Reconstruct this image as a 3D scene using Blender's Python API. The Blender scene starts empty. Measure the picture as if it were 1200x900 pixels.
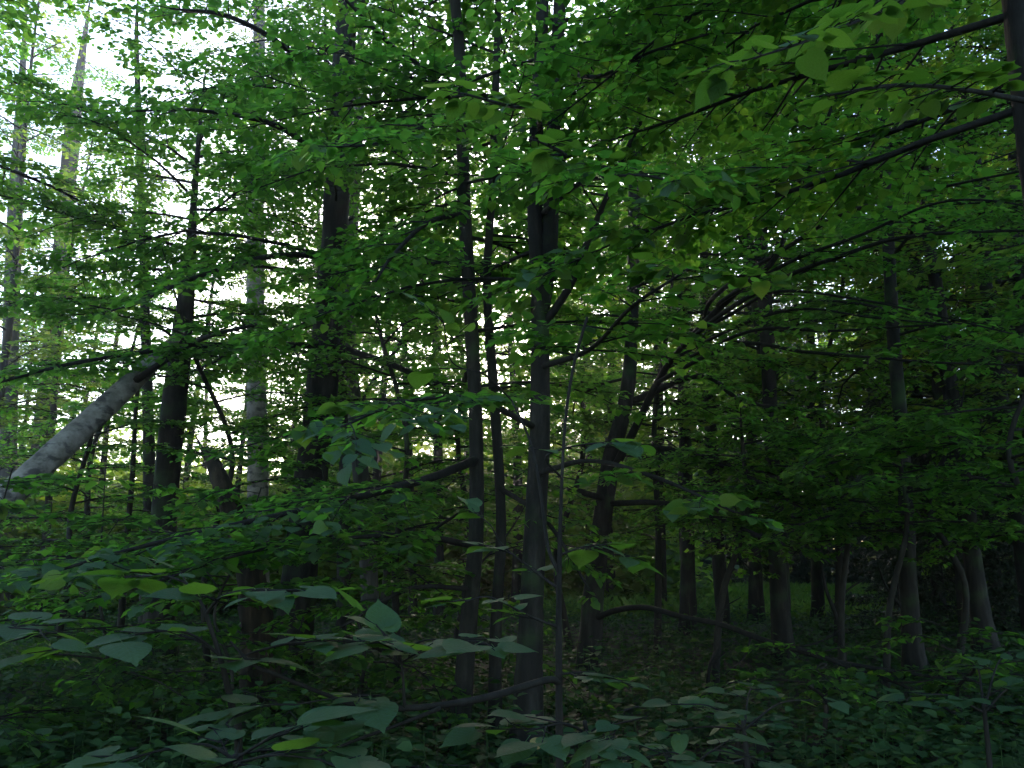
import bpy, math, random, zlib
import numpy as np
from mathutils import Matrix, Vector

R = math.radians
rng = np.random.default_rng(7)
random.seed(7)
scene = bpy.context.scene
col = scene.collection

# ------------------------------------------------------------------ camera
CAM_Z, PITCH, FPX = 1.6, R(12.0), 942.0          # FPX: focal length in pixels of a 1200 px wide frame
cam_d = bpy.data.cameras.new('camera')
cam_d.sensor_width = 36.0
cam_d.lens = 36.0 * FPX / 1200.0
cam_d.clip_start, cam_d.clip_end = 0.05, 2000
cam = bpy.data.objects.new('camera', cam_d)
cam.location = (0, 0, CAM_Z)
cam.rotation_euler = (R(90) + PITCH, 0, 0)
col.objects.link(cam)
scene.camera = cam

# ------------------------------------------------------------------ sky, sun, exposure
SUN_AZ, SUN_EL = R(-4.5), R(18.5)                # azimuth from +Y towards +X
world = bpy.data.worlds.new('World')
scene.world = world
world.use_nodes = True
wn = world.node_tree.nodes
sky = wn.new('ShaderNodeTexSky')
sky.sky_type = 'NISHITA'
sky.sun_disc = False
sky.sun_elevation = SUN_EL
sky.sun_rotation = SUN_AZ
sky.air_density, sky.dust_density, sky.ozone_density = 1.0, 0.9, 2.2
bg = wn['Background']
bg.inputs['Strength'].default_value = 0.14
world.node_tree.links.new(sky.outputs[0], bg.inputs[0])
sd = bpy.data.lights.new('sun', 'SUN')
sd.energy, sd.angle, sd.color = 2.0, R(10.0), (1.0, 0.80, 0.68)
so = bpy.data.objects.new('sun', sd)
sv = Vector((math.sin(SUN_AZ) * math.cos(SUN_EL), math.cos(SUN_AZ) * math.cos(SUN_EL), math.sin(SUN_EL)))
so.rotation_euler = sv.to_track_quat('Z', 'Y').to_euler()
so.location = (-10, 60, 40)
col.objects.link(so)
scene.view_settings.view_transform = 'Standard'
scene.view_settings.look = 'None'
scene.view_settings.exposure = 2.5
scene.view_settings.gamma = 1.0
scene.render.engine = 'CYCLES'
cy = scene.cycles
cy.max_bounces, cy.diffuse_bounces, cy.glossy_bounces = 7, 5, 2
cy.transmission_bounces, cy.transparent_max_bounces = 6, 4
cy.use_denoising = True
cy.sample_clamp_indirect = 6.0
cy.caustics_reflective = cy.caustics_refractive = False

# ------------------------------------------------------------------ materials
def new_mat(name):
    m = bpy.data.materials.new(name)
    m.use_nodes = True
    nt = m.node_tree
    for n in list(nt.nodes):
        nt.nodes.remove(n)
    return m, nt, nt.nodes, nt.links

def ramp(nodes, stops):
    r = nodes.new('ShaderNodeValToRGB')
    el = r.color_ramp.elements
    while len(el) < len(stops):
        el.new(0.5)
    for e, (p, c) in zip(el, stops):
        e.position = p
        e.color = (*c, 1)
    return r

def leaf_mat(name, cols, tcols, per='island', trans=0.45, rough=0.55, veins=False, spec=0.35):
    m, nt, N, L = new_mat(name)
    out = N.new('ShaderNodeOutputMaterial')
    if per == 'island':
        src = N.new('ShaderNodeNewGeometry').outputs['Random Per Island']
    else:
        src = N.new('ShaderNodeObjectInfo').outputs['Random']
    ra = ramp(N, [(i / (len(cols) - 1), c) for i, c in enumerate(cols)])
    rb = ramp(N, [(i / (len(tcols) - 1), c) for i, c in enumerate(tcols)])
    L.new(src, ra.inputs[0]); L.new(src, rb.inputs[0])
    tc = N.new('ShaderNodeTexCoord')
    no = N.new('ShaderNodeTexNoise'); no.inputs['Scale'].default_value = 0.5 if per == 'island' else 14.0
    no.inputs['Detail'].default_value = 2
    L.new(tc.outputs['Object'], no.inputs['Vector'])
    mr = N.new('ShaderNodeMapRange')
    mr.inputs[1].default_value, mr.inputs[2].default_value = 0.3, 0.7
    mr.inputs[3].default_value, mr.inputs[4].default_value = 0.75, 1.2
    L.new(no.outputs['Fac'], mr.inputs[0])
    mul = N.new('ShaderNodeVectorMath'); mul.operation = 'SCALE'
    L.new(ra.outputs[0], mul.inputs[0]); L.new(mr.outputs[0], mul.inputs['Scale'])
    pb = N.new('ShaderNodeBsdfPrincipled')
    pb.inputs['Roughness'].default_value = rough
    pb.inputs['Specular IOR Level'].default_value = spec
    if veins:                                        # small brown spots of leaf blight
        oi = N.new('ShaderNodeObjectInfo')
        ad = N.new('ShaderNodeVectorMath'); ad.operation = 'MULTIPLY_ADD'
        ad.inputs[1].default_value = (40, 40, 40)
        L.new(oi.outputs['Random'], ad.inputs[0]); L.new(tc.outputs['Object'], ad.inputs[2])
        n5 = N.new('ShaderNodeTexNoise'); n5.inputs['Scale'].default_value = 9.0; n5.inputs['Detail'].default_value = 3
        L.new(ad.outputs[0], n5.inputs['Vector'])
        r5 = ramp(N, [(0.66, (0, 0, 0)), (0.72, (1, 1, 1))]); L.new(n5.outputs['Fac'], r5.inputs[0])
        mi = N.new('ShaderNodeMix'); mi.data_type = 'RGBA'
        L.new(r5.outputs[0], mi.inputs['Factor']); L.new(mul.outputs[0], mi.inputs[6]); mi.inputs[7].default_value = (0.06, 0.045, 0.02, 1)
        L.new(mi.outputs[2], pb.inputs['Base Color'])
    else:
        L.new(mul.outputs[0], pb.inputs['Base Color'])
    tr = N.new('ShaderNodeBsdfTranslucent')
    L.new(rb.outputs[0], tr.inputs['Color'])
    if veins:
        sx = N.new('ShaderNodeSeparateXYZ'); L.new(tc.outputs['Object'], sx.inputs[0])
        ab = N.new('ShaderNodeMath'); ab.operation = 'ABSOLUTE'; L.new(sx.outputs['X'], ab.inputs[0])
        m1 = N.new('ShaderNodeMath'); m1.operation = 'MULTIPLY_ADD'
        m1.inputs[1].default_value = -0.75; L.new(ab.outputs[0], m1.inputs[0]); L.new(sx.outputs['Y'], m1.inputs[2])
        m2 = N.new('ShaderNodeMath'); m2.operation = 'PINGPONG'; m2.inputs[1].default_value = 0.075
        L.new(m1.outputs[0], m2.inputs[0])
        m3 = N.new('ShaderNodeMath'); m3.operation = 'MINIMUM'; L.new(m2.outputs[0], m3.inputs[0]); L.new(ab.outputs[0], m3.inputs[1])
        m4 = N.new('ShaderNodeMapRange'); m4.inputs[1].default_value, m4.inputs[2].default_value = 0.0, 0.022
        L.new(m3.outputs[0], m4.inputs[0])
        bp = N.new('ShaderNodeBump'); bp.inputs['Strength'].default_value = 0.3; bp.inputs['Distance'].default_value = 0.02
        L.new(m4.outputs[0], bp.inputs['Height']); L.new(bp.outputs[0], pb.inputs['Normal'])
    mx = N.new('ShaderNodeMixShader'); mx.inputs[0].default_value = trans
    L.new(pb.outputs[0], mx.inputs[1]); L.new(tr.outputs[0], mx.inputs[2])
    L.new(mx.outputs[0], out.inputs['Surface'])
    return m

def bark_mat(name, c0, c1, c2, scale=9.0, stretch=0.22, bump=0.6, moss=0.0, birch=False):
    m, nt, N, L = new_mat(name)
    out = N.new('ShaderNodeOutputMaterial')
    pb = N.new('ShaderNodeBsdfPrincipled'); pb.inputs['Roughness'].default_value = 0.85
    pb.inputs['Specular IOR Level'].default_value = 0.25
    tc = N.new('ShaderNodeTexCoord')
    mp = N.new('ShaderNodeMapping'); mp.inputs['Scale'].default_value = (1, 1, stretch)
    L.new(tc.outputs['Object'], mp.inputs[0])
    n1 = N.new('ShaderNodeTexNoise'); n1.inputs['Scale'].default_value = scale
    n1.inputs['Detail'].default_value = 7; n1.inputs['Roughness'].default_value = 0.65
    L.new(mp.outputs[0], n1.inputs['Vector'])
    rp = ramp(N, [(0.30, c0), (0.52, c1), (0.72, c2)])
    L.new(n1.outputs['Fac'], rp.inputs[0])
    colr = rp.outputs[0]
    if birch:
        mp2 = N.new('ShaderNodeMapping'); mp2.inputs['Scale'].default_value = (2.0, 2.0, 3.2)
        L.new(tc.outputs['Object'], mp2.inputs[0])
        n2 = N.new('ShaderNodeTexNoise'); n2.inputs['Scale'].default_value = 3.2; n2.inputs['Detail'].default_value = 5
        L.new(mp2.outputs[0], n2.inputs['Vector'])
        r2 = ramp(N, [(0.53, (0, 0, 0)), (0.63, (1, 1, 1))]); L.new(n2.outputs['Fac'], r2.inputs[0])
        mi = N.new('ShaderNodeMix'); mi.data_type = 'RGBA'
        L.new(r2.outputs[0], mi.inputs['Factor']); L.new(colr, mi.inputs[6]); mi.inputs[7].default_value = (0.07, 0.062, 0.058, 1)
        colr = mi.outputs[2]
    if moss:
        n3 = N.new('ShaderNodeTexNoise'); n3.inputs['Scale'].default_value = 2.3; n3.inputs['Detail'].default_value = 5
        L.new(tc.outputs['Object'], n3.inputs['Vector'])
        r3 = ramp(N, [(0.62 - 0.25 * moss, (0, 0, 0)), (0.78 - 0.2 * moss, (1, 1, 1))]); L.new(n3.outputs['Fac'], r3.inputs[0])
        mi = N.new('ShaderNodeMix'); mi.data_type = 'RGBA'
        L.new(r3.outputs[0], mi.inputs['Factor']); L.new(colr, mi.inputs[6]); mi.inputs[7].default_value = (0.03, 0.055, 0.018, 1)
        colr = mi.outputs[2]
    L.new(colr, pb.inputs['Base Color'])
    bp = N.new('ShaderNodeBump'); bp.inputs['Strength'].default_value = bump; bp.inputs['Distance'].default_value = 0.03
    L.new(n1.outputs['Fac'], bp.inputs['Height']); L.new(bp.outputs[0], pb.inputs['Normal'])
    L.new(pb.outputs[0], out.inputs['Surface'])
    return m

M = {}
M['leaf'] = leaf_mat('lime_foliage', [(0.028, 0.060, 0.014), (0.045, 0.095, 0.020), (0.065, 0.120, 0.028)],
                     [(0.08, 0.25, 0.025), (0.145, 0.41, 0.036), (0.25, 0.54, 0.05)], trans=0.6)
M['leaf_near'] = leaf_mat('lime_leaf', [(0.045, 0.095, 0.052), (0.06, 0.12, 0.062), (0.075, 0.135, 0.07)],  # blue tint in the base colour stands in for sky sheen
                          [(0.12, 0.27, 0.02), (0.19, 0.37, 0.024), (0.26, 0.44, 0.03)], per='object', trans=0.45, rough=0.55, veins=True, spec=0.18)
M['leaf_far'] = leaf_mat('far_foliage', [(0.035, 0.075, 0.016), (0.055, 0.105, 0.022), (0.08, 0.13, 0.03)],
                         [(0.16, 0.32, 0.022), (0.24, 0.42, 0.03), (0.34, 0.5, 0.04)], trans=0.55)
M['leaf_birch'] = leaf_mat('birch_foliage', [(0.04, 0.075, 0.02), (0.06, 0.10, 0.028), (0.085, 0.125, 0.04)],
                           [(0.17, 0.33, 0.03), (0.25, 0.42, 0.04), (0.34, 0.5, 0.05)], trans=0.5)
M['herb'] = leaf_mat('herb_leaf', [(0.026, 0.06, 0.026), (0.042, 0.09, 0.036), (0.062, 0.115, 0.044)],
                     [(0.05, 0.14, 0.02), (0.08, 0.2, 0.02), (0.13, 0.26, 0.03)], trans=0.35, rough=0.7, spec=0.1)
M['grass'] = leaf_mat('grass_blade', [(0.09, 0.19, 0.03), (0.12, 0.22, 0.035), (0.16, 0.24, 0.045)],
                      [(0.12, 0.28, 0.03), (0.16, 0.32, 0.03), (0.22, 0.34, 0.04)], trans=0.4)
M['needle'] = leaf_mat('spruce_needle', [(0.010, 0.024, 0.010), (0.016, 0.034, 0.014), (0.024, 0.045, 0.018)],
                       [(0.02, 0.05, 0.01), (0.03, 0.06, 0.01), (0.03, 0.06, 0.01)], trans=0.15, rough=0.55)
M['yellow'] = leaf_mat('yellow_leaf', [(0.45, 0.33, 0.10), (0.5, 0.38, 0.14)], [(0.4, 0.3, 0.05), (0.4, 0.3, 0.05)], per='object', trans=0.3)
M['litter'] = leaf_mat('dead_leaf', [(0.02, 0.013, 0.008), (0.032, 0.022, 0.013), (0.055, 0.038, 0.022)],
                       [(0.06, 0.04, 0.02), (0.08, 0.05, 0.02), (0.1, 0.07, 0.03)], trans=0.15, rough=0.9, spec=0.1)
M['bark'] = bark_mat('dark_bark', (0.006, 0.005, 0.0045), (0.016, 0.014, 0.012), (0.045, 0.04, 0.034), moss=0.35)
M['bark_smooth'] = bark_mat('lime_bark', (0.008, 0.007, 0.006), (0.020, 0.018, 0.014), (0.04, 0.036, 0.03), scale=14, bump=0.35, moss=0.2)
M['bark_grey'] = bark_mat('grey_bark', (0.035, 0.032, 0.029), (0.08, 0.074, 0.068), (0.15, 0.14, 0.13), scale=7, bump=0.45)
M['birch'] = bark_mat('birch_bark', (0.09, 0.078, 0.068), (0.22, 0.195, 0.17), (0.34, 0.31, 0.28), scale=6, stretch=1.2, bump=0.25, birch=True)
M['snag'] = bark_mat('rotten_wood', (0.008, 0.006, 0.004), (0.026, 0.019, 0.013), (0.07, 0.048, 0.032), scale=12, stretch=0.12, bump=0.9)
M['twig'] = bark_mat('twig_bark', (0.006, 0.0055, 0.0045), (0.014, 0.0125, 0.0105), (0.028, 0.025, 0.021), scale=20, bump=0.2)
M['twig_pale'] = bark_mat('dead_twig', (0.05, 0.045, 0.05), (0.10, 0.09, 0.095), (0.15, 0.135, 0.14), scale=20, bump=0.2)
M['petiole'] = bark_mat('green_petiole', (0.05, 0.06, 0.02), (0.08, 0.09, 0.03), (0.1, 0.1, 0.04), scale=20, bump=0.1)

def ground_mat():
    m, nt, N, L = new_mat('forest_soil')
    out = N.new('ShaderNodeOutputMaterial')
    pb = N.new('ShaderNodeBsdfPrincipled'); pb.inputs['Roughness'].default_value = 0.95
    tc = N.new('ShaderNodeTexCoord')
    n1 = N.new('ShaderNodeTexNoise'); n1.inputs['Scale'].default_value = 18; n1.inputs['Detail'].default_value = 8
    n1.inputs['Roughness'].default_value = 0.7
    n2 = N.new('ShaderNodeTexNoise'); n2.inputs['Scale'].default_value = 0.6; n2.inputs['Detail'].default_value = 4
    L.new(tc.outputs['Object'], n1.inputs['Vector']); L.new(tc.outputs['Object'], n2.inputs['Vector'])
    r1 = ramp(N, [(0.3, (0.008, 0.007, 0.005)), (0.5, (0.022, 0.018, 0.012)), (0.7, (0.05, 0.04, 0.027))])
    L.new(n1.outputs['Fac'], r1.inputs[0])
    r2 = ramp(N, [(0.42, (0, 0, 0)), (0.6, (1, 1, 1))]); L.new(n2.outputs['Fac'], r2.inputs[0])
    mi = N.new('ShaderNodeMix'); mi.data_type = 'RGBA'
    L.new(r2.outputs[0], mi.inputs['Factor']); L.new(r1.outputs[0], mi.inputs[6]); mi.inputs[7].default_value = (0.025, 0.042, 0.014, 1)
    L.new(mi.outputs[2], pb.inputs['Base Color'])
    bp = N.new('ShaderNodeBump'); bp.inputs['Strength'].default_value = 0.8; bp.inputs['Distance'].default_value = 0.05
    L.new(n1.outputs['Fac'], bp.inputs['Height']); L.new(bp.outputs[0], pb.inputs['Normal'])
    L.new(pb.outputs[0], out.inputs['Surface'])
    return m
M['ground'] = ground_mat()

# ------------------------------------------------------------------ geometry helpers
CP, SP = math.cos(PITCH), math.sin(PITCH)

def at(px, py, Y):
    """world point seen at a pixel of the 1200x900 photograph, Y metres ahead of the camera"""
    a, b = (px - 600) / FPX, (450 - py) / FPX
    d = np.array([a, CP - b * SP, SP + b * CP])
    return np.array([0, 0, CAM_Z]) + d * (Y / d[1])

def gz(x, y):
    x = np.asarray(x, float); y = np.asarray(y, float)
    return (0.10 * np.sin(0.42 * x + 0.8) * np.cos(0.31 * y + 0.4) + 0.05 * np.sin(1.3 * x + 0.7 * y)
            + 0.04 * np.sin(0.9 * y - 1.7 * x + 2.0)) * np.clip((np.hypot(x, y) - 1.5) / 4, 0, 1)

def unit(v):
    v = np.asarray(v, float)
    return v / np.maximum(np.linalg.norm(v, axis=-1, keepdims=True), 1e-9)

def spline(pts, per=6):
    """Catmull-Rom through rows of any width"""
    p = np.asarray(pts, float)
    if len(p) < 3:
        t = np.linspace(0, 1, per * max(1, len(p) - 1) + 1)[:, None]
        return p[0] * (1 - t) + p[-1] * t
    q = np.vstack([2 * p[0] - p[1], p, 2 * p[-1] - p[-2]])
    out = []
    for i in range(1, len(q) - 2):
        t = np.linspace(0, 1, per, endpoint=False)[:, None]
        a, b, c, d = q[i - 1], q[i], q[i + 1], q[i + 2]
        out.append(0.5 * ((2 * b) + (c - a) * t + (2 * a - 5 * b + 4 * c - d) * t ** 2 + (3 * b - a - 3 * c + d) * t ** 3))
    out.append(p[-1][None])
    return np.vstack(out)

class Buf:
    """collects vertices and faces (triangles and quads)"""
    def __init__(self):
        self.v, self.q, self.t, self.n = [], [], [], 0
    def add(self, v, q=None, t=None):
        if q is not None and len(q): self.q.append(np.asarray(q, np.int64) + self.n)
        if t is not None and len(t): self.t.append(np.asarray(t, np.int64) + self.n)
        self.v.append(np.asarray(v, float)); self.n += len(v)
    def mesh(self, name, mat, origin=(0, 0, 0), smooth=True):
        me = bpy.data.meshes.new(name)
        v = (np.vstack(self.v) - np.asarray(origin)).astype(np.float32)
        q = np.vstack(self.q) if self.q else np.zeros((0, 4), np.int64)
        t = np.vstack(self.t) if self.t else np.zeros((0, 3), np.int64)
        me.vertices.add(len(v)); me.vertices.foreach_set('co', v.ravel())
        li = np.concatenate([q.ravel(), t.ravel()]).astype(np.int32)
        me.loops.add(len(li)); me.loops.foreach_set('vertex_index', li)
        ls = np.concatenate([np.arange(len(q)) * 4, len(q) * 4 + np.arange(len(t)) * 3]).astype(np.int32)
        me.polygons.add(len(ls)); me.polygons.foreach_set('loop_start', ls)
        me.polygons.foreach_set('use_smooth', np.full(len(ls), smooth))
        me.update(calc_edges=True)
        me.materials.append(mat)
        return me

def tube(buf, path, rad, sides=8, rough=0.0, cap=True, seed=0):
    path = np.asarray(path, float); rad = np.asarray(rad, float); n = len(path)
    T = unit(np.gradient(path, axis=0))
    ref = np.array([0, 0, 1.0]) if abs(T[:, 2].mean()) < 0.8 else np.array([1.0, 0, 0])
    U = unit(np.cross(T, ref)); V = np.cross(T, U)
    a = np.linspace(0, 2 * math.pi, sides, endpoint=False)
    k = np.ones((n, sides))
    if rough:
        r_ = np.random.default_rng(seed)
        h = np.concatenate([[0], np.cumsum(np.linalg.norm(np.diff(path, axis=0), axis=1))])[:, None]
        for f, w in ((2, 0.5), (3, 0.45), (5, 0.35), (7, 0.25)):
            k += rough * w * np.sin(f * a[None] + r_.uniform(0, 6.3) + r_.uniform(0.3, 1.6) * h * f * 0.5)
        k += rough * 0.35 * r_.standard_normal((n, sides))
    v = path[:, None] + (rad[:, None] * k)[..., None] * (np.cos(a)[None, :, None] * U[:, None] + np.sin(a)[None, :, None] * V[:, None])
    i, j = np.meshgrid(np.arange(n - 1), np.arange(sides), indexing='ij')
    j2 = (j + 1) % sides
    q = np.stack([i * sides + j, i * sides + j2, (i + 1) * sides + j2, (i + 1) * sides + j], -1).reshape(-1, 4)
    vv = v.reshape(-1, 3); t = None
    if cap:
        vv = np.vstack([vv, path[-1] + T[-1] * rad[-1] * 0.5]); c = len(vv) - 1
        jj = np.arange(sides)
        t = np.stack([(n - 1) * sides + jj, (n - 1) * sides + (jj + 1) % sides, np.full(sides, c)], -1)
    buf.add(vv, q, t)

def tubes(buf, P, r0, r1, sides=3):
    """many thin tapered tubes at once; P (m, k, 3)"""
    m, k, _ = P.shape
    if m == 0: return
    T = unit(np.gradient(P, axis=1))
    U = unit(np.cross(T, np.array([0.13, 0.21, 1.0]))); V = np.cross(T, U)
    a = np.linspace(0, 2 * math.pi, sides, endpoint=False)
    w = np.linspace(0, 1, k)
    rad = np.asarray(r0)[:, None] * (1 - w) + np.asarray(r1)[:, None] * w
    v = P[:, :, None] + rad[:, :, None, None] * (np.cos(a)[None, None, :, None] * U[:, :, None] + np.sin(a)[None, None, :, None] * V[:, :, None])
    b = (np.arange(m) * k * sides)[:, None, None]
    i, j = np.meshgrid(np.arange(k - 1), np.arange(sides), indexing='ij')
    j2 = (j + 1) % sides
    q = np.stack([b + i * sides + j, b + i * sides + j2, b + (i + 1) * sides + j2, b + (i + 1) * sides + j], -1).reshape(-1, 4)
    buf.add(v.reshape(-1, 3), q)

# leaf blades: x across, y along the midrib, z out of the blade
def blade(stations, curl, cup):
    v, f = [], []
    ys = [s[1] for s in stations]
    n = len(stations)
    for (u, y, ym) in stations:
        z = -curl * y * y
        v += [(-u, y, z + cup * u * (1 - 0.8 * y)), (0, ym, -curl * ym * ym), (u, y, z + cup * u * (1 - 0.8 * y))]
    for i in range(n - 1):
        a = i * 3
        f += [(a, a + 1, a + 4, a + 3), (a + 1, a + 2, a + 5, a + 4)]
    return np.array(v, float), np.array(f)

ST0 = [(0.02, -0.01, 0.0), (0.2, -0.08, 0.02), (0.36, -0.02, 0.08), (0.46, 0.14, 0.2), (0.48, 0.34, 0.36), (0.42, 0.54, 0.52),
       (0.31, 0.71, 0.68), (0.18, 0.85, 0.82), (0.07, 0.95, 0.94), (0.012, 1.08, 1.09)]
LEAF0 = [blade(ST0, c, k) for c, k in ((0.12, 0.08), (0.20, -0.10), (0.06, 0.14), (0.26, 0.02))]
V1 = np.array([(0, 0, 0), (0.40, 0.16, 0.06), (0.38, 0.62, 0.02), (0, 1.05, -0.16), (-0.38, 0.62, 0.02), (-0.40, 0.16, 0.06)], float)
Q1 = np.array([(0, 1, 2, 3), (0, 3, 4, 5)])
V2 = np.array([(0, 0, 0), (0.45, 0.36, 0.06), (0, 1.0, -0.1), (-0.45, 0.36, 0.06)], float)
Q2 = np.array([(0, 1, 2, 3)])
VN = np.array([(0, 0, 0), (0.10, 0.4, 0.02), (0, 1.0, -0.05), (-0.10, 0.4, 0.02)], float)

def leaf_mesh(buf, P, D, N, S, V, Q):
    n = len(P)
    if n == 0: return
    B = unit(np.cross(D, N)); N = np.cross(B, D)
    v = P[:, None] + S[:, None, None] * (V[None, :, :1] * B[:, None] + V[None, :, 1:2] * D[:, None] + V[None, :, 2:] * N[:, None])
    q = (np.arange(n) * len(V))[:, None, None] + Q[None]
    buf.add(v.reshape(-1, 3), q.reshape(-1, 4))

UP = np.array([0, 0, 1.0])

def rotz(D, ang):
    c, s = np.cos(ang), np.sin(ang)
    return np.stack([D[..., 0] * c - D[..., 1] * s, D[..., 0] * s + D[..., 1] * c, D[..., 2]], -1)

def along(path, s):
    """points and tangents at fractions s of a polyline"""
    seg = np.linalg.norm(np.diff(path, axis=0), axis=1)
    c = np.concatenate([[0], np.cumsum(seg)]); L = c[-1]
    P = np.stack([np.interp(s * L, c, path[:, k]) for k in range(3)], -1)
    Q = np.stack([np.interp(np.minimum(s * L + 0.03 * L, L), c, path[:, k]) for k in range(3)], -1)
    Q0 = np.stack([np.interp(np.maximum(s * L - 0.03 * L, 0), c, path[:, k]) for k in range(3)], -1)
    return P, unit(Q - Q0), L

class Leaves:
    def __init__(self): self.P, self.D, self.N, self.S = [], [], [], []
    def put(self, P, D, N, S):
        self.P.append(P); self.D.append(D); self.N.append(N); self.S.append(S)
    def cat(self):
        if not self.P: return np.zeros((0, 3)), np.zeros((0, 3)), np.zeros((0, 3)), np.zeros(0)
        return np.vstack(self.P), np.vstack(self.D), np.vstack(self.N), np.concatenate(self.S)
    def count(self): return sum(len(p) for p in self.P)

def strew(lv, base, D, ln, spacing, size, droop=0.15, tilt=0.3, keep=0.88):
    """leaves set alternately along twigs: base, D (m,3), ln (m)"""
    if len(base) == 0: return
    k = int(math.ceil(ln.max() / spacing)) + 1
    j = np.arange(k)
    d = (j[None] + rng.uniform(0.2, 0.8, (len(base), k))) * spacing
    ok = (d <= ln[:, None] * 1.05) & (rng.random((len(base), k)) < keep)
    side = np.where((j[None] + rng.integers(0, 2, (len(base), 1))) % 2 == 0, 1, -1)
    Dd = np.broadcast_to(D[:, None], (len(base), k, 3))
    t = d / ln[:, None]
    P = base[:, None] + Dd * d[..., None] - UP * (droop * ln[:, None] * t * t)[..., None]
    A = rotz(Dd, side * rng.uniform(0.5, 1.25, (len(base), k)))
    A = A + rng.normal(0, 0.15, A.shape); A[..., 2] -= rng.uniform(0.0, 1.2 * tilt, A.shape[:-1])
    P, A = P[ok], unit(A[ok])
    n = len(P)
    S = size * rng.uniform(0.45, 1.25, n)
    P = P + A * (0.25 * S)[:, None]
    Nn = unit(UP + rng.normal(0, tilt, (n, 3)))
    lv.put(P, A, Nn, S)

def bough_geo(path, rad, lv, buf, spacing=0.052, size=0.088, per_m=6.0, reach=None, start=0.15, tw=True, droop=0.15, tilt=0.28, sides=6, flat=0.12, keep=0.88):
    """a leafy bough: main tube, side branchlets in a flat spray, twigs, leaves"""
    L = np.linalg.norm(np.diff(path, axis=0), axis=1).sum()
    tube(buf, path, rad, sides=sides, rough=0.05, seed=int(rng.integers(1e6)))
    nb = max(3, int(L * (1 - start) * per_m))
    s = np.clip(np.linspace(start, 0.99, nb) + rng.normal(0, 0.3 / nb, nb), start * 0.8, 0.995)
    P, T, _ = along(path, s)
    rb = np.interp(s, np.linspace(0, 1, len(rad)), rad)
    side = np.where(np.arange(nb) % 2 == 0, 1.0, -1.0)
    H = unit(np.cross(T, UP))
    ang = rng.uniform(0.55, 1.15, nb) * (1 - 0.5 * (s > 0.97))
    D = unit(T * np.cos(ang)[:, None] + H * (side * np.sin(ang))[:, None] + UP * rng.normal(0.02, flat, nb)[:, None])
    D[:, 2] *= 0.6; D = unit(D)
    bl = reach or min(max(0.42 * L, 0.35), 1.35)
    ln = bl * (1.0 - 0.6 * s) * rng.uniform(0.55, 1.2, nb)
    ln = np.maximum(ln, 0.15)
    w = np.linspace(0, 1, 4)
    bend = rng.normal(0, 0.12, (nb, 3)) * ln[:, None]
    BP = P[:, None] + D[:, None] * (ln[:, None] * w)[..., None] - UP * (droop * ln[:, None] * w * w)[..., None] + bend[:, None] * (w * (1 - w))[None, :, None]
    tubes(buf, BP, np.minimum(0.5 * rb, 0.010) + 0.002, np.full(nb, 0.0015))
    strew(lv, P + D * (0.25 * ln)[:, None], D, ln * 0.78, spacing, size, droop, tilt, keep)
    nt = 8
    t = np.linspace(0.22, 0.95, nt)[None] + rng.normal(0, 0.04, (nb, nt))
    tb = P[:, None] + D[:, None] * (ln[:, None] * t)[..., None] - UP * (droop * ln[:, None] * t * t)[..., None]
    sd_ = np.where((np.arange(nt)[None] + rng.integers(0, 2, (nb, 1))) % 2 == 0, 1, -1)
    tD = rotz(np.broadcast_to(D[:, None], tb.shape), sd_ * rng.uniform(0.5, 1.1, t.shape))
    tD = unit(tD + rng.normal(0, 0.1, tD.shape))
    tl = 0.5 * ln[:, None] * (1.15 - t) * rng.uniform(0.6, 1.2, t.shape)
    tb, tD, tl = tb.reshape(-1, 3), tD.reshape(-1, 3), tl.reshape(-1)
    ok = tl > spacing * 0.7
    tb, tD, tl = tb[ok], tD[ok], tl[ok]
    if tw and len(tb):
        ww = np.linspace(0, 1, 2)
        TP = tb[:, None] + tD[:, None] * (tl[:, None] * ww)[..., None]
        tubes(buf, TP, np.full(len(tb), 0.0025), np.full(len(tb), 0.001))
    strew(lv, tb, tD, tl, spacing, size, droop, tilt, keep)

def tag(o, label=None, cat=None, group=None, kind=None):
    if label: o['label'] = label
    if cat: o['category'] = cat
    if group: o['group'] = group
    if kind: o['kind'] = kind
    return o

def empty(name, loc):
    o = bpy.data.objects.new(name, None)
    o.location = loc; o.empty_display_size = 0.2
    col.objects.link(o)
    return o

def link(name, me, parent=None, loc=None):
    o = bpy.data.objects.new(name, me)
    if parent is not None: o.parent = parent
    if loc is not None: o.location = loc
    col.objects.link(o)
    return o

def in_view(p, m=6.0):
    """rough test used only to choose how finely a bough is leafed"""
    az = math.degrees(math.atan2(p[0], p[1])); d = math.hypot(p[0], p[1])
    el = math.degrees(math.atan2(p[2] - CAM_Z, max(d, 0.1)))
    return p[1] > 0 and abs(az) < 36 + m and el < 42 + m

# ------------------------------------------------------------------ single leaves
leaf_data = []
for v, q in LEAF0:
    b = Buf(); b.add(v, q)
    b.add([(-0.012, 0.01, 0), (0.012, 0.01, 0), (0.010, -0.36, 0.06), (-0.010, -0.36, 0.06)], [(0, 3, 2, 1)])
    leaf_data.append(b.mesh('leaf', M['leaf_near']))

def hang_leaves(parent, lv, base, data=None):
    P, D, N, S = lv.cat()
    B = unit(np.cross(D, N)); N = np.cross(B, D)
    for i in range(len(P)):
        o = bpy.data.objects.new('leaf', (data or leaf_data)[int(rng.integers(len(data or leaf_data)))])
        m = np.eye(4); m[:3, 0], m[:3, 1], m[:3, 2], m[:3, 3] = B[i] * S[i], D[i] * S[i], N[i] * S[i], P[i] - base
        o.parent = parent
        o.matrix_basis = Matrix(m.tolist())
        col.objects.link(o)
    return len(P)

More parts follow.
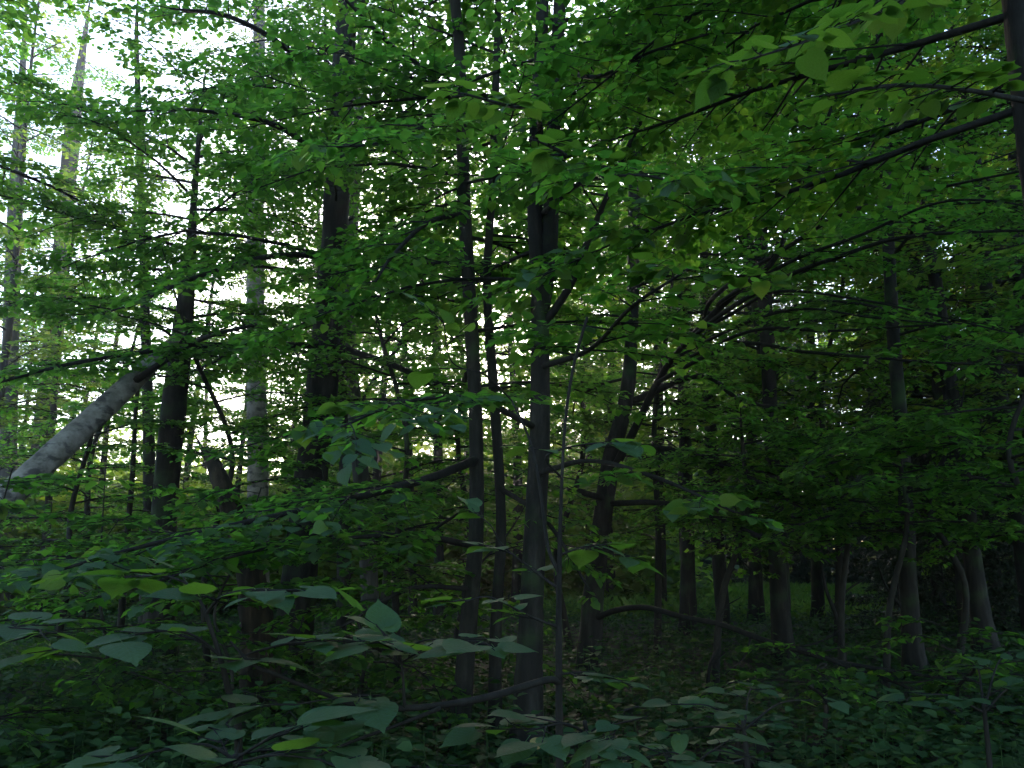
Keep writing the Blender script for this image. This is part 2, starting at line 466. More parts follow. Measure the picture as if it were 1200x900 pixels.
# ------------------------------------------------------------------ trees
class Tree:
    def __init__(self, name, label, cat, path, bark='bark', height=None, group=None, sides=14, rough=0.07, flare=1.0, ground=True, twig='twig'):
        """path rows: px, py, Y, width in px, from the foot up"""
        global rng
        rng = np.random.default_rng(zlib.crc32(label.encode()))
        p = np.array([np.append(at(a, b, Y), w * 0.5 * Y / FPX) for a, b, Y, w in path])
        if ground: p[0, 2] = gz(p[0, 0], p[0, 1]) - 0.05
        self.base = p[0, :3].copy()
        if height:
            top = p[-1]; dirn = unit(p[-1, :3] - p[-2, :3]); h = height
            rem = h - top[2]
            if rem > 0.5:
                n = max(2, int(rem / 2.5)); r0 = top[3]
                for i in range(1, n + 1):
                    f = i / n
                    dirn = unit(dirn * 0.8 + UP * 0.2 + rng.normal(0, 0.03, 3))
                    q = p[-1, :3] + dirn * rem / n
                    p = np.vstack([p, [*q, r0 * (1 - 0.9 * f)]])
        sp = spline(p, 7)
        self.path, self.rad = sp[:, :3], np.maximum(sp[:, 3], 0.006)
        h = self.path[:, 2] - self.base[2]
        self.rad = self.rad * (1 + 0.4 * flare * np.exp(-h / 0.28))
        b = Buf(); tube(b, self.path, self.rad, sides=sides, rough=rough, seed=int(rng.integers(1e6)))
        self.root = tag(empty(name, self.base), label, cat, group)
        self.trunk = link('trunk', b.mesh('trunk', M[bark], self.base), self.root)
        self.lv = Leaves(); self.lv_c = Leaves(); self.twig = M[twig]; self.bark = M[bark]
    def at_h(self, h):
        z = self.path[:, 2]
        return np.array([np.interp(h, z, self.path[:, 0]), np.interp(h, z, self.path[:, 1]), h]), float(np.interp(h, z, self.rad))
    def bough(self, pts, lod='mid', own=False, **kw):
        """an explicit limb; rows px, py, Y, width px"""
        p = np.array([np.append(at(a, b, Y), w * 0.5 * Y / FPX) for a, b, Y, w in pts])
        sp = spline(p, 6)
        b = Buf()
        bough_geo(sp[:, :3], np.maximum(sp[:, 3], 0.003), self.lv, b, **kw)
        return link('bough', b.mesh('bough', self.twig, self.base), self.root)
    def limb(self, pts, name='bough', sides=7):
        p = np.array([np.append(at(a, b, Y), w * 0.5 * Y / FPX) for a, b, Y, w in pts])
        sp = spline(p, 6); b = Buf()
        tube(b, sp[:, :3], np.maximum(sp[:, 3], 0.002), sides, rough=0.06, seed=int(rng.integers(1e6)))
        return link(name, b.mesh(name, self.twig, self.base), self.root)
    def leafed(self, pts, name='bough', yellow=None, **kw):
        """a near limb whose leaves are picked apart one by one"""
        p = np.array([np.append(at(a, b, Y), w * 0.5 * Y / FPX) for a, b, Y, w in pts])
        sp = spline(p, 6); b = Buf(); lv = Leaves()
        k = dict(spacing=0.07, size=0.105, per_m=8, keep=0.95, reach=0.34, start=0.25, tilt=0.10, droop=0.05, flat=0.05); k.update(kw)
        bough_geo(sp[:, :3], np.maximum(sp[:, 3], 0.002), lv, b, **k)
        o = link(name, b.mesh(name, self.twig, self.base), self.root)
        hang_leaves(o, lv, self.base)
        return o
    def crown(self, n, h0, h1, l0, l1, rise=0.25, size=0.1, az0=None, spread=math.pi, shape=1.0, per_m=8.2, spacing=0.05, tilt=0.3, **kw):
        size = size * 0.86; n = int(n * 1.0); kw['tilt'] = tilt
        for i in range(n):
            f = (i + rng.uniform(0.1, 0.9)) / n
            h = h0 + (h1 - h0) * f
            o, r = self.at_h(h)
            a = (i * 2.399963 + rng.uniform(-0.4, 0.4)) if az0 is None else az0 + rng.uniform(-spread, spread)
            L = (l0 + (l1 - l0) * math.sin(math.pi * min(1, 0.22 + 0.78 * f)) ** shape) * rng.uniform(0.75, 1.15)
            up = rise * (0.6 + 0.9 * f) + rng.normal(0, 0.1)
            d = np.array([math.sin(a), math.cos(a), 0])
            w = np.linspace(0, 1, 7)
            path = o + d * (L * w)[:, None] + UP * (L * (up * w - (0.22 + 0.1 * rng.random()) * w ** 2.2))[:, None]
            sidev = np.cross(d, UP)
            path = path + sidev * (L * 0.10 * rng.normal() * np.sin(w * 3.0))[:, None] + rng.normal(0, 0.012 * L, (7, 3)) * w[:, None]
            r0 = min(0.55 * r, 0.0075 * L + 0.004)
            rad = np.linspace(r0, 0.004, 7)
            vis = in_view(path[3]) or in_view(path[6])
            b = Buf()
            if vis:
                bough_geo(path, rad, self.lv, b, spacing=spacing, size=size, per_m=per_m, **kw)
            else:
                bough_geo(path, rad, self.lv_c, b, spacing=spacing * 2.0, size=size * 1.9, per_m=per_m, sides=4, **{**kw, 'tw': False})
            link('bough', b.mesh('bough', self.twig, self.base), self.root)
    def done(self, mat='leaf', lod=1):
        b = Buf()
        V, Q = (V1, Q1) if lod == 1 else (V2, Q2)
        P, D, N, S = self.lv.cat()
        if lod == 1 and len(P):
            d = np.linalg.norm(P - np.array([0, 0, CAM_Z]), axis=1)
            el = np.degrees(np.arctan2(P[:, 2] - CAM_Z, np.hypot(P[:, 0], P[:, 1]))); az = np.degrees(np.arctan2(P[:, 0], P[:, 1]))
            ok = (d < 6.5) & (P[:, 1] > 0) & (np.abs(az) < 36) & (el < 40)
            idx = np.argsort(np.where(ok, -S / d, 1.0))[:min(int(ok.sum()), 170)]
            if len(idx):
                near = Leaves(); near.put(P[idx], D[idx], N[idx], S[idx])
                hang_leaves(self.root, near, self.base)
                keep = np.ones(len(P), bool); keep[idx] = False
                P, D, N, S = P[keep], D[keep], N[keep], S[keep]
        leaf_mesh(b, P, D, N, S, V, Q)
        P, D, N, S = self.lv_c.cat()
        leaf_mesh(b, P, D, N, S, V2, Q2)
        if b.n:
            tag(link('crown', b.mesh('crown', M[mat], self.base), self.root), kind='stuff')
        return self

# ------------------------------------------------------------------ ground
def build_ground():
    r = np.concatenate([np.linspace(0.0, 40, 110), np.geomspace(42, 900, 30)])
    a = np.linspace(0, 2 * math.pi, 220, endpoint=False)
    rr, aa = np.meshgrid(r, a, indexing='ij')
    x, y = rr * np.sin(aa), rr * np.cos(aa)
    v = np.stack([x, y, gz(x, y) + rng.normal(0, 0.008, x.shape) * (rr < 40)], -1).reshape(-1, 3)
    n, s = len(r), len(a)
    i, j = np.meshgrid(np.arange(n - 1), np.arange(s), indexing='ij'); j2 = (j + 1) % s
    q = np.stack([i * s + j, (i + 1) * s + j, (i + 1) * s + j2, i * s + j2], -1).reshape(-1, 4)
    b = Buf(); b.add(v, q)
    tag(link('ground', b.mesh('ground', M['ground'])), 'dark soil of the forest floor with patches of moss', 'ground', kind='structure')
build_ground()

def scatter(n, y0, y1, half, power=1.0):
    y = y0 + (y1 - y0) * rng.random(n) ** power
    x = (rng.random(n) * 2 - 1) * (half * y + 1.5)
    return x, y

def build_undergrowth():
    # low herbs: a few leaves on a short stalk each
    b = Buf()
    n = 21500
    x, y = scatter(n, 3.5, 30, 0.78, 1.7)
    patch = np.sin(0.8 * x + 0.3 * y) * np.cos(0.55 * y - 0.4 * x) + rng.normal(0, 0.5, n)
    ok = patch > -1.3
    x, y = x[ok], y[ok]; n = len(x); patch = patch[ok]
    h = rng.uniform(0.06, 0.34, n) * np.clip(0.8 + 0.4 * patch, 0.6, 1.3)
    z = gz(x, y)
    k = 7
    top = np.stack([x, y, z + h], -1)
    az = rng.uniform(0, 6.28, (n, 1)) + np.arange(k)[None] * 2.4
    D = np.stack([np.sin(az), np.cos(az), rng.uniform(-0.25, 0.25, az.shape)], -1)
    lev = rng.uniform(0.35, 1.0, (n, k))
    P = np.stack([np.broadcast_to(x[:, None], az.shape), np.broadcast_to(y[:, None], az.shape), z[:, None] + h[:, None] * lev], -1) + D * 0.04
    S = rng.uniform(0.05, 0.10, (n, k))
    m = n * k
    leaf_mesh(b, P.reshape(-1, 3), unit(D.reshape(-1, 3)), unit(UP + rng.normal(0, 0.35, (m, 3))), S.reshape(-1), V2, Q2)
    n = 1500                                          # taller seedlings
    x, y = scatter(n, 4.2, 26, 0.78, 1.3)
    k = 11; h = rng.uniform(0.3, 0.75, n)
    az = rng.uniform(0, 6.28, (n, 1)) + np.arange(k)[None] * 2.4
    lev = rng.uniform(0.35, 1.0, (n, k))
    D = np.stack([np.sin(az), np.cos(az), rng.uniform(-0.2, 0.2, az.shape)], -1)
    P = np.stack([x[:, None] + 0 * az, y[:, None] + 0 * az, gz(x, y)[:, None] + h[:, None] * lev], -1) + D * rng.uniform(0.03, 0.2, az.shape)[..., None]
    m = n * k
    leaf_mesh(b, P.reshape(-1, 3), unit(D.reshape(-1, 3)), unit(UP + rng.normal(0, 0.25, (m, 3))), rng.uniform(0.06, 0.11, m), V1, Q1)
    base = np.stack([x, y, gz(x, y)], -1)
    tubes(b, np.stack([base, base + np.stack([rng.normal(0, 0.04, n), rng.normal(0, 0.04, n), h], -1)], 1), np.full(n, 0.004), np.full(n, 0.002))
    tag(link('undergrowth', b.mesh('undergrowth', M['herb'])), 'low dark green herbs covering the forest floor', 'undergrowth', kind='stuff')
    # dead leaves on the soil
    b = Buf(); n = 1800
    x, y = scatter(n, 3.5, 26, 0.75, 1.2)
    P = np.stack([x, y, gz(x, y) + 0.025], -1)
    a = rng.uniform(0, 6.28, n)
    leaf_mesh(b, P, unit(np.stack([np.sin(a), np.cos(a), rng.uniform(-0.1, 0.2, n)], -1)), unit(UP + rng.normal(0, 0.3, (n, 3))), rng.uniform(0.04, 0.09, n), V2, Q2)
    tag(link('leaf_litter', b.mesh('leaf_litter', M['litter'])), 'brown dead leaves strewn over the dark soil', 'leaf litter', kind='stuff')
    b = Buf(); n = 170
    x, y = scatter(n, 4.5, 20, 0.7, 1.4)
    a = rng.uniform(0, 6.28, n); ln = rng.uniform(0.2, 1.1, n)
    w = np.linspace(-0.5, 0.5, 5)
    bend = rng.normal(0, 0.12, (n, 1)) * (0.25 - w ** 2)[None] * ln[:, None] * 4
    X = x[:, None] + np.sin(a)[:, None] * ln[:, None] * w + np.cos(a)[:, None] * bend
    Yy = y[:, None] + np.cos(a)[:, None] * ln[:, None] * w - np.sin(a)[:, None] * bend
    Z = gz(X, Yy) + 0.03 + rng.uniform(0, 0.25, (n, 1)) * (w[None] + 0.5)
    tubes(b, np.stack([X, Yy, Z], -1), rng.uniform(0.004, 0.014, n), np.full(n, 0.003), 5)
    tag(link('twigs', b.mesh('twigs', M['twig_pale'])), 'thin dead twigs lying on the forest floor', 'twigs', kind='stuff')
    # grass in the glade beyond the trees
    b = Buf(); n = 26000
    x = rng.uniform(1, 22, n); y = rng.uniform(20.5, 35, n)
    P = np.stack([x, y, gz(x, y) - 0.01], -1)
    a = rng.uniform(0, 6.28, n)
    leaf_mesh(b, P, unit(np.stack([0.8 * np.sin(a), 0.8 * np.cos(a), np.ones(n)], -1)), unit(np.stack([np.cos(a), -np.sin(a), 0.2 * np.ones(n)], -1)), rng.uniform(0.3, 0.7, n), VN * np.array([0.8, 1, 1]), Q2)
    tag(link('grass', b.mesh('grass', M['grass'])), 'bright strip of grass in the glade beyond the trunks', 'grass', kind='stuff')
build_undergrowth()

# ------------------------------------------------------------------ the trunks one can tell apart
U = dict(size=0.095)
# pale trunk leaning across the corner
t = Tree('leaning_birch', 'pale birch trunk leaning steeply across to the dark upright trunk', 'tree',
         [(-330, 893, 7.4, 36), (-150, 728, 7.85, 34), (0, 590, 8.3, 32), (60, 535, 8.7, 30), (130, 471, 9.3, 26), (172, 432, 9.8, 21), (196, 408, 10.2, 15), (212, 390, 10.6, 8)],
         bark='birch', rough=0.05, twig='twig')
t.bough([(160, 445, 9.5, 9), (230, 400, 8.6, 6), (300, 380, 7.8, 4)], start=0.35)
t.done(lod=1)

t = Tree('dark_tree', 'dark straight trunk that the leaning pale birch rests against', 'tree',
         [(186, 782, 11.4, 36), (188, 690, 11.4, 31), (192, 600, 11.4, 29), (203, 480, 11.4, 27), (216, 370, 11.4, 23), (223, 300, 11.4, 15), (227, 240, 11.4, 9)],
         height=9.5)
t.crown(30, 3.8, 9.2, 1.5, 2.8, rise=0.25, size=0.1)
t.done(lod=1)

t = Tree('slim_tree', 'slim tall stem rising into the bright gap behind the leaning birch', 'tree',
         [(172, 735, 14.5, 16), (175, 600, 14.5, 14), (172, 440, 14.5, 12), (168, 300, 14.5, 10), (163, 150, 14.5, 8), (160, 60, 14.5, 6)],
         height=13.5, bark='bark_smooth')
t.crown(17, 3.0, 13.2, 0.6, 1.5, rise=0.2, size=0.075, per_m=4.5)
t.done('leaf_birch', lod=2)

t = Tree('slim_tree', 'thin greenish stem close beside the slim tall stem', 'tree',
         [(142, 745, 12.5, 9), (148, 640, 12.5, 7), (155, 560, 12.5, 6), (160, 470, 12.5, 5)], height=6.5, bark='bark_smooth', sides=8)
t.crown(10, 1.9, 6.2, 0.6, 1.3, size=0.09)
t.done(lod=2)

# broken snag
def build_snag():
    rows = [(306, 835, 8.4, 48), (305, 790, 8.4, 41), (300, 720, 8.4, 36), (288, 650, 8.4, 31), (270, 595, 8.4, 25), (257, 560, 8.4, 21), (247, 538, 8.4, 15)]
    p = np.array([np.append(at(a, b, Y), w * 0.5 * Y / FPX) for a, b, Y, w in rows])
    p[0, 2] = gz(p[0, 0], p[0, 1]) - 0.05
    base = p[0, :3].copy(); sp = spline(p, 6)
    root = tag(empty('tree_snag', base), 'brown broken snag with a splintered tip between the dark trunks', 'tree snag')
    b = Buf(); tube(b, sp[:, :3], sp[:, 3], 16, rough=0.13, seed=5)
    link('trunk', b.mesh('trunk', M['snag'], base), root)
    e, r = sp[-1, :3], sp[-1, 3]
    dr = unit(sp[-1, :3] - sp[-5, :3])
    for k in range(7):
        a = k * 0.9; o = np.array([math.cos(a), 0.6 * math.sin(a), 0]) * r * 0.75
        ln = rng.uniform(0.10, 0.22) if k != 3 else 0.34
        q = e + o - dr * 0.05
        path = np.stack([q, q + dr * ln * 0.5 + o * 0.1, q + dr * ln + o * 0.05])
        b = Buf(); tube(b, path, [r * 0.5, r * 0.32, 0.006], 5, rough=0.15, seed=k)
        link('splinter', b.mesh('splinter', M['snag'], base), root)
    b = Buf()
    q = np.array([at(286, 640, 8.4), at(308, 624, 8.3), at(326, 616, 8.2)])
    tube(b, q, [0.03, 0.02, 0.008], 6, rough=0.1)
    link('branch_stub', b.mesh('branch_stub', M['snag'], base), root)
build_snag()

t = Tree('birch_tree', 'pale upright birch trunk standing behind the broken snag', 'tree',
         [(304, 735, 16, 26), (302, 600, 16, 24), (301, 450, 16, 23), (299, 310, 16, 21), (300, 200, 16, 19), (303, 60, 16, 16)], bark='birch', height=20)
t.crown(26, 7.0, 19.5, 1.4, 2.8, rise=0.45, size=0.07)
t.done('leaf_birch', lod=2)

t = Tree('thick_tree', 'thickest dark trunk, leaning a little as it rises past the snag', 'tree',
         [(338, 792, 11.0, 50), (346, 720, 11.0, 42), (360, 600, 11.0, 39), (375, 480, 11.0, 37), (388, 340, 11.0, 35), (396, 200, 11.0, 32), (402, 90, 11.0, 29), (408, 0, 11.0, 26)],
         height=21)
t.bough([(388, 406, 11.0, 9), (300, 404, 10.2, 8), (200, 409, 9.3, 6), (90, 425, 8.6, 5), (0, 448, 8.2, 3)], start=0.35)
t.bough([(388, 404, 11.0, 9), (450, 424, 10.2, 8), (515, 450, 9.6, 7), (560, 458, 9.2, 5), (625, 448, 8.8, 3)], start=0.45)
t.bough([(392, 300, 11.0, 10), (320, 300, 9.6, 8), (230, 325, 8.4, 6), (150, 360, 7.6, 4)], start=0.3)
t.bough([(396, 200, 11.0, 10), (330, 150, 9.6, 8), (240, 130, 8.4, 5), (160, 130, 7.6, 3)], start=0.25)
t.bough([(400, 120, 11.0, 9), (340, 60, 9.8, 8), (270, 20, 8.8, 6), (200, 10, 8.0, 3)], start=0.25)
t.crown(34, 4.6, 20, 1.8, 3.8, rise=0.3, size=0.1)
t.done(lod=1)

t = Tree('slim_tree', 'grey slender stem just behind the thickest dark trunk', 'tree',
         [(438, 745, 13.5, 21), (430, 640, 13.5, 19), (418, 500, 13.5, 18), (408, 380, 13.5, 17), (412, 270, 13.5, 15), (420, 150, 13.5, 13)], bark='bark_grey', height=16)
t.crown(24, 3.4, 15.5, 1.2, 2.6, size=0.095)
t.done(lod=2)

# slim pair
t = Tree('lime_tree', 'thicker stem of the slim dark pair beside the twin-stemmed trunk', 'tree',
         [(536, 862, 7.7, 23), (548, 740, 7.7, 20), (558, 620, 7.7, 18), (557, 470, 7.7, 17), (549, 330, 7.7, 17), (543, 200, 7.7, 16), (540, 90, 7.7, 15), (533, 0, 7.7, 14)], bark='bark_smooth', height=12)
t.bough([(560, 538, 7.7, 11), (505, 560, 7.0, 10), (430, 580, 6.3, 9), (330, 603, 5.6, 7), (200, 632, 5.0, 6), (70, 668, 4.6, 4), (-20, 700, 4.4, 3)], start=0.2, size=0.09)
t.bough([(556, 640, 7.7, 8), (490, 628, 6.7, 7), (390, 632, 5.9, 5), (280, 650, 5.3, 4), (160, 690, 4.9, 3)], start=0.25, size=0.09)
t.bough([(552, 690, 7.7, 7), (480, 690, 7.0, 5), (400, 735, 6.4, 3)], start=0.35, size=0.085, per_m=4)
t.bough([(541, 130, 7.7, 8), (500, 84, 7.2, 7), (455, 50, 6.8, 6), (405, 0, 6.4, 4)], start=0.3)
t.bough([(545, 126, 7.7, 7), (490, 150, 6.8, 6), (440, 168, 6.0, 4), (395, 172, 5.4, 3)], start=0.15)
t.bough([(545, 250, 7.7, 7), (500, 262, 7.0, 6), (460, 300, 6.3, 5), (440, 330, 6.0, 3)], start=0.15)
t.crown(18, 3.0, 11.5, 1.2, 2.4, size=0.1, az0=0.0, spread=R(120))
t.done(lod=1)
t = Tree('lime_tree', 'thinner stem of the slim dark pair beside the twin-stemmed trunk', 'tree',
         [(580, 862, 7.9, 16), (581, 740, 7.9, 14), (587, 610, 7.9, 12), (580, 480, 7.9, 12), (571, 340, 7.9, 11), (576, 230, 7.9, 10), (581, 110, 7.9, 9), (584, 0, 7.9, 8)], bark='bark_smooth', height=10.5, sides=10)
t.bough([(583, 570, 7.9, 6), (640, 610, 7.4, 5), (690, 690, 7.0, 3)], start=0.4)
t.crown(14, 3.2, 10, 0.8, 1.9, size=0.095)
t.done(lod=1)

# twin-stemmed trunk
t = Tree('twin_lime_tree', 'dark trunk in the middle that divides into two upright stems', 'tree',
         [(618, 872, 7.2, 34), (621, 760, 7.2, 28), (626, 640, 7.2, 26), (633, 480, 7.2, 24), (632, 340, 7.2, 22), (626, 240, 7.2, 19), (630, 120, 7.2, 17), (636, 0, 7.2, 16)], height=14)
b = Buf()
sp = spline(np.array([np.append(at(a, c, 7.2), w * 0.5 * 7.2 / FPX) for a, c, w in [(633, 360, 24), (643, 290, 20), (647, 200, 18), (650, 110, 17), (656, 0, 16), (662, -120, 14), (668, -260, 10)]]), 6)
tube(b, sp[:, :3], sp[:, 3], 12, rough=0.07)
link('stem', b.mesh('stem', M['bark'], t.base), t.root)
t.bough([(634, 385, 7.2, 10), (668, 335, 7.0, 9), (690, 280, 6.9, 8), (725, 200, 6.7, 7), (765, 110, 6.4, 7), (800, 60, 6.2, 6), (845, 0, 6.0, 4)], start=0.4)
t.bough([(652, 80, 7.2, 8), (700, 90, 6.4, 6), (760, 62, 5.6, 4), (830, 40, 5.0, 3)], start=0.3)
t.leafed([(632, 160, 7.2, 8), (630, 130, 5.6, 6), (600, 125, 4.2, 5), (545, 110, 3.0, 3)], start=0.7, per_m=5, reach=0.26)
t.leafed([(640, 230, 7.2, 8), (660, 190, 5.6, 6), (660, 180, 4.2, 5), (630, 165, 3.1, 3)], start=0.75, per_m=5, reach=0.22)
t.bough([(636, 250, 7.2, 7), (680, 215, 5.8, 6), (740, 205, 4.7, 4), (800, 215, 4.0, 3)], start=0.35, size=0.09)
t.bough([(634, 430, 7.2, 8), (690, 410, 6.0, 6), (740, 360, 5.0, 5), (800, 320, 4.3, 3)], start=0.35, size=0.09)
t.bough([(626, 500, 7.2, 8), (560, 470, 5.8, 6), (480, 470, 4.7, 4), (400, 500, 4.0, 3)], start=0.4, size=0.09)
t.bough([(630, 555, 7.2, 8), (690, 540, 6.2, 6), (770, 560, 5.4, 5), (860, 600, 4.8, 3)], start=0.72, size=0.09)
t.crown(24, 4.0, 13.5, 1.4, 2.8, size=0.1, az0=0.0, spread=R(115))
t.done(lod=1)

# the forked tree whose limbs fan out
t = Tree('forked_lime_tree', 'dark forked trunk with a long limb fanning into arching branches', 'tree',
         [(688, 770, 11.5, 29), (696, 690, 11.5, 24), (706, 610, 11.5, 22), (716, 540, 11.5, 20), (735, 460, 11.5, 17), (741, 380, 11.5, 15), (743, 250, 11.5, 16), (747, 130, 11.5, 15), (750, 30, 11.5, 14)], height=15)
limb = [(714, 560, 11.5, 11), (745, 500, 11.0, 10), (775, 440, 10.4, 9), (805, 400, 9.8, 7)]
t.bough(limb + [(860, 345, 9.0, 9), (910, 300, 8.4, 7), (935, 215, 8.0, 6), (965, 150, 7.6, 5), (990, 95, 7.3, 4), (1050, 18, 6.9, 3)], start=0.5, per_m=3.0, reach=0.7, keep=0.7)
for D0, ex in zip([(822, 380, 9.6, 5), (840, 362, 9.4, 5), (800, 405, 9.9, 5), (815, 388, 9.7, 4), (790, 420, 10.1, 4), (780, 432, 10.3, 4), (770, 448, 10.4, 5)], ([(840, 345, 9.2, 9), (930, 285, 8.2, 8), (990, 250, 7.6, 7), (1080, 225, 6.8, 6), (1200, 200, 6.0, 4), (1270, 190, 5.6, 3)],
           [(850, 350, 9.0, 8), (930, 305, 8.3, 7), (1010, 275, 7.5, 6), (1090, 240, 6.8, 5), (1160, 235, 6.4, 4), (1240, 250, 6.0, 3)],
           [(850, 365, 9.0, 9), (920, 325, 8.4, 8), (985, 300, 7.8, 8), (1060, 278, 7.2, 7), (1200, 270, 6.2, 5), (1280, 272, 5.8, 3)],
           [(850, 372, 9.2, 7), (910, 342, 8.6, 6), (1000, 350, 8.0, 5), (1080, 366, 7.4, 4), (1190, 392, 6.8, 3)],
           [(870, 380, 9.2, 6), (940, 362, 8.8, 5), (1020, 372, 8.2, 4), (1110, 380, 7.8, 3)],
           [(880, 388, 9.2, 6), (970, 388, 8.6, 5), (1070, 382, 8.0, 4), (1160, 378, 7.6, 3)],
           [(860, 404, 9.2, 8), (940, 412, 8.6, 7), (1010, 418, 8.1, 6), (1100, 425, 7.4, 5), (1210, 428, 6.8, 3)])):
    t.bough([D0] + [(a, b, Y, w * 0.68) for a, b, Y, w in ex], start=0.3, size=0.09, per_m=2.8, reach=0.6, keep=0.65)
t.limb([(700, 724, 11.4, 7), (722, 715, 11.0, 6.5), (756, 712, 10.4, 6.5), (800, 723, 9.8, 6), (848, 733, 9.4, 6), (900, 752, 8.9, 6), (950, 764, 8.5, 5), (1000, 784, 8.2, 5), (1050, 800, 7.9, 4), (1100, 825, 7.6, 3.5), (1172, 872, 7.0, 2)])
t.limb([(900, 753, 8.9, 4), (985, 776, 8.6, 5), (1070, 790, 8.4, 4), (1155, 800, 8.3, 2)])
for rows in ([(840, 734, 9.45, 3), (850, 712, 9.4, 2), (868, 700, 9.35, 1)], [(930, 760, 8.7, 3), (960, 752, 8.6, 2), (985, 738, 8.55, 1)],
             [(1020, 788, 8.1, 3), (1045, 812, 8.0, 2), (1060, 835, 7.95, 1)], [(880, 745, 9.1, 3), (872, 770, 9.0, 2), (850, 790, 9.0, 1)], [(1050, 800, 7.9, 2.5), (1085, 798, 7.8, 2), (1110, 786, 7.8, 1)]):
    t.limb(rows, 'twig', 5)
t.bough([(742, 470, 11.5, 9), (820, 440, 10.6, 7), (870, 470, 10.2, 5), (940, 480, 9.8, 3)], start=0.3)
t.bough([(724, 520, 11.5, 8), (800, 530, 10.8, 7), (880, 560, 10.0, 5), (960, 610, 9.4, 3)], start=0.3)
t.bough([(712, 590, 11.5, 8), (780, 590, 10.6, 7), (850, 612, 9.8, 5), (920, 640, 9.2, 3)], start=0.4)
t.bough([(712, 585, 11.5, 8), (640, 570, 10.6, 6), (560, 590, 10.0, 4), (480, 640, 9.4, 3)], start=0.3)
t.crown(28, 3.4, 14.5, 1.5, 3.2, size=0.1, az0=0.0, spread=R(115))
t.done(lod=1)

# trunks on the shaded side
for (lab, name, rows, bark, H, cr) in (
    ('short dark trunk standing by the bright grass of the glade', 'dark_tree', [(806, 742, 16.5, 20), (806, 650, 16.5, 16), (803, 520, 16.5, 15), (800, 400, 16.5, 14), (798, 250, 16.5, 12)], 'bark', 16, (22, 4.0, 15.5, 1.5, 3.0)),
    ('brownish trunk between the glade and the low arching bough', 'dark_tree', [(920, 772, 12.6, 24), (913, 690, 12.6, 19), (906, 560, 12.6, 17), (900, 420, 12.6, 17), (893, 300, 12.6, 16), (888, 150, 12.6, 14)], 'bark', 18, (34, 4.4, 17.5, 1.8, 3.5)),
    ('dark upright trunk below the fan of arching branches', 'dark_tree', [(1072, 790, 11.0, 24), (1066, 700, 11.0, 19), (1060, 560, 11.0, 16), (1050, 430, 11.0, 15), (1042, 310, 11.0, 14), (1036, 150, 11.0, 12)], 'bark', 17, (34, 4.2, 16.5, 1.7, 3.4)),
    ('dark trunk bending slightly, crossed by the long horizontal branches', 'dark_tree', [(1156, 768, 13.0, 27), (1146, 700, 13.0, 20), (1128, 560, 13.0, 18), (1110, 430, 13.0, 17), (1098, 340, 13.0, 16), (1088, 270, 13.0, 15), (1080, 130, 13.0, 13)], 'bark', 18, (36, 4.6, 17.5, 1.8, 3.6)),
    ('slender trunk behind the bending dark trunk', 'slim_tree', [(1172, 735, 17.0, 15), (1162, 640, 17.0, 13), (1152, 560, 17.0, 12), (1140, 400, 17.0, 11), (1130, 250, 17.0, 10)], 'bark_smooth', 18, (20, 5.5, 17.5, 1.4, 2.8)),
    ('straight trunk rising at the edge of the shaded side', 'dark_tree', [(1212, 745, 14.5, 22), (1195, 620, 14.5, 18), (1175, 480, 14.5, 16), (1156, 340, 14.5, 14), (1145, 200, 14.5, 13)], 'bark', 18, (34, 4.5, 17.5, 1.8, 3.5)),
    ('dark stem in the deep shade between the glade and the spruces', 'dark_tree', [(886, 722, 20.0, 17), (884, 620, 20.0, 14), (880, 480, 20.0, 12), (876, 300, 20.0, 11)], 'bark', 17, (18, 5.0, 16.5, 1.5, 3.0)),
    ('forked dark stem at the edge of the bright grass', 'dark_tree', [(958, 722, 20.5, 15), (957, 640, 20.5, 12), (952, 480, 20.5, 11), (948, 320, 20.5, 10)], 'bark', 16, (18, 5.0, 15.5, 1.5, 3.0)),
    ('slender dark stem seen between the forked trunk and the glade', 'slim_tree', [(775, 722, 21.0, 13), (774, 600, 21.0, 11), (772, 450, 21.0, 10)], 'bark', 16, (16, 4.0, 15.5, 1.5, 3.0)),
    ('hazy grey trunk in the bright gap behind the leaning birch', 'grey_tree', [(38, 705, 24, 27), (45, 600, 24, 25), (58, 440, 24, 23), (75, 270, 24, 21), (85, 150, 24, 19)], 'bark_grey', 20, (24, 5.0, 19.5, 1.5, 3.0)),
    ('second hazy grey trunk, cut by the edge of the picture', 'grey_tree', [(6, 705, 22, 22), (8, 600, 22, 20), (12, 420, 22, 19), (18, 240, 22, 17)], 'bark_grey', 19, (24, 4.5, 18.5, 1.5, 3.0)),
    ('dark slender stem seen past the slim pair, deep in the wood', 'slim_tree', [(515, 712, 20, 13), (514, 600, 20, 11), (512, 450, 20, 10)], 'bark', 15, (16, 4.0, 14.5, 1.4, 2.8)),
    ('slender stem seen between the thick trunk and the slim pair', 'slim_tree', [(485, 718, 19, 11), (482, 600, 19, 9), (476, 450, 19, 8)], 'bark_smooth', 12, (14, 3.5, 11.5, 1.1, 2.2)),
    ('slender dark stem close behind the foot of the thick trunk', 'slim_tree', [(405, 760, 13.0, 19), (403, 690, 13.0, 16), (404, 600, 13.0, 14), (402, 480, 13.0, 12)], 'bark', 13, (16, 3.5, 12.5, 1.1, 2.3)),
):
    t = Tree(name, lab, 'tree', rows, bark=bark, height=H, sides=10)
    t.crown(*cr, size=0.115, per_m=7.2, spacing=0.06, tw=False)
    t.done(lod=2)

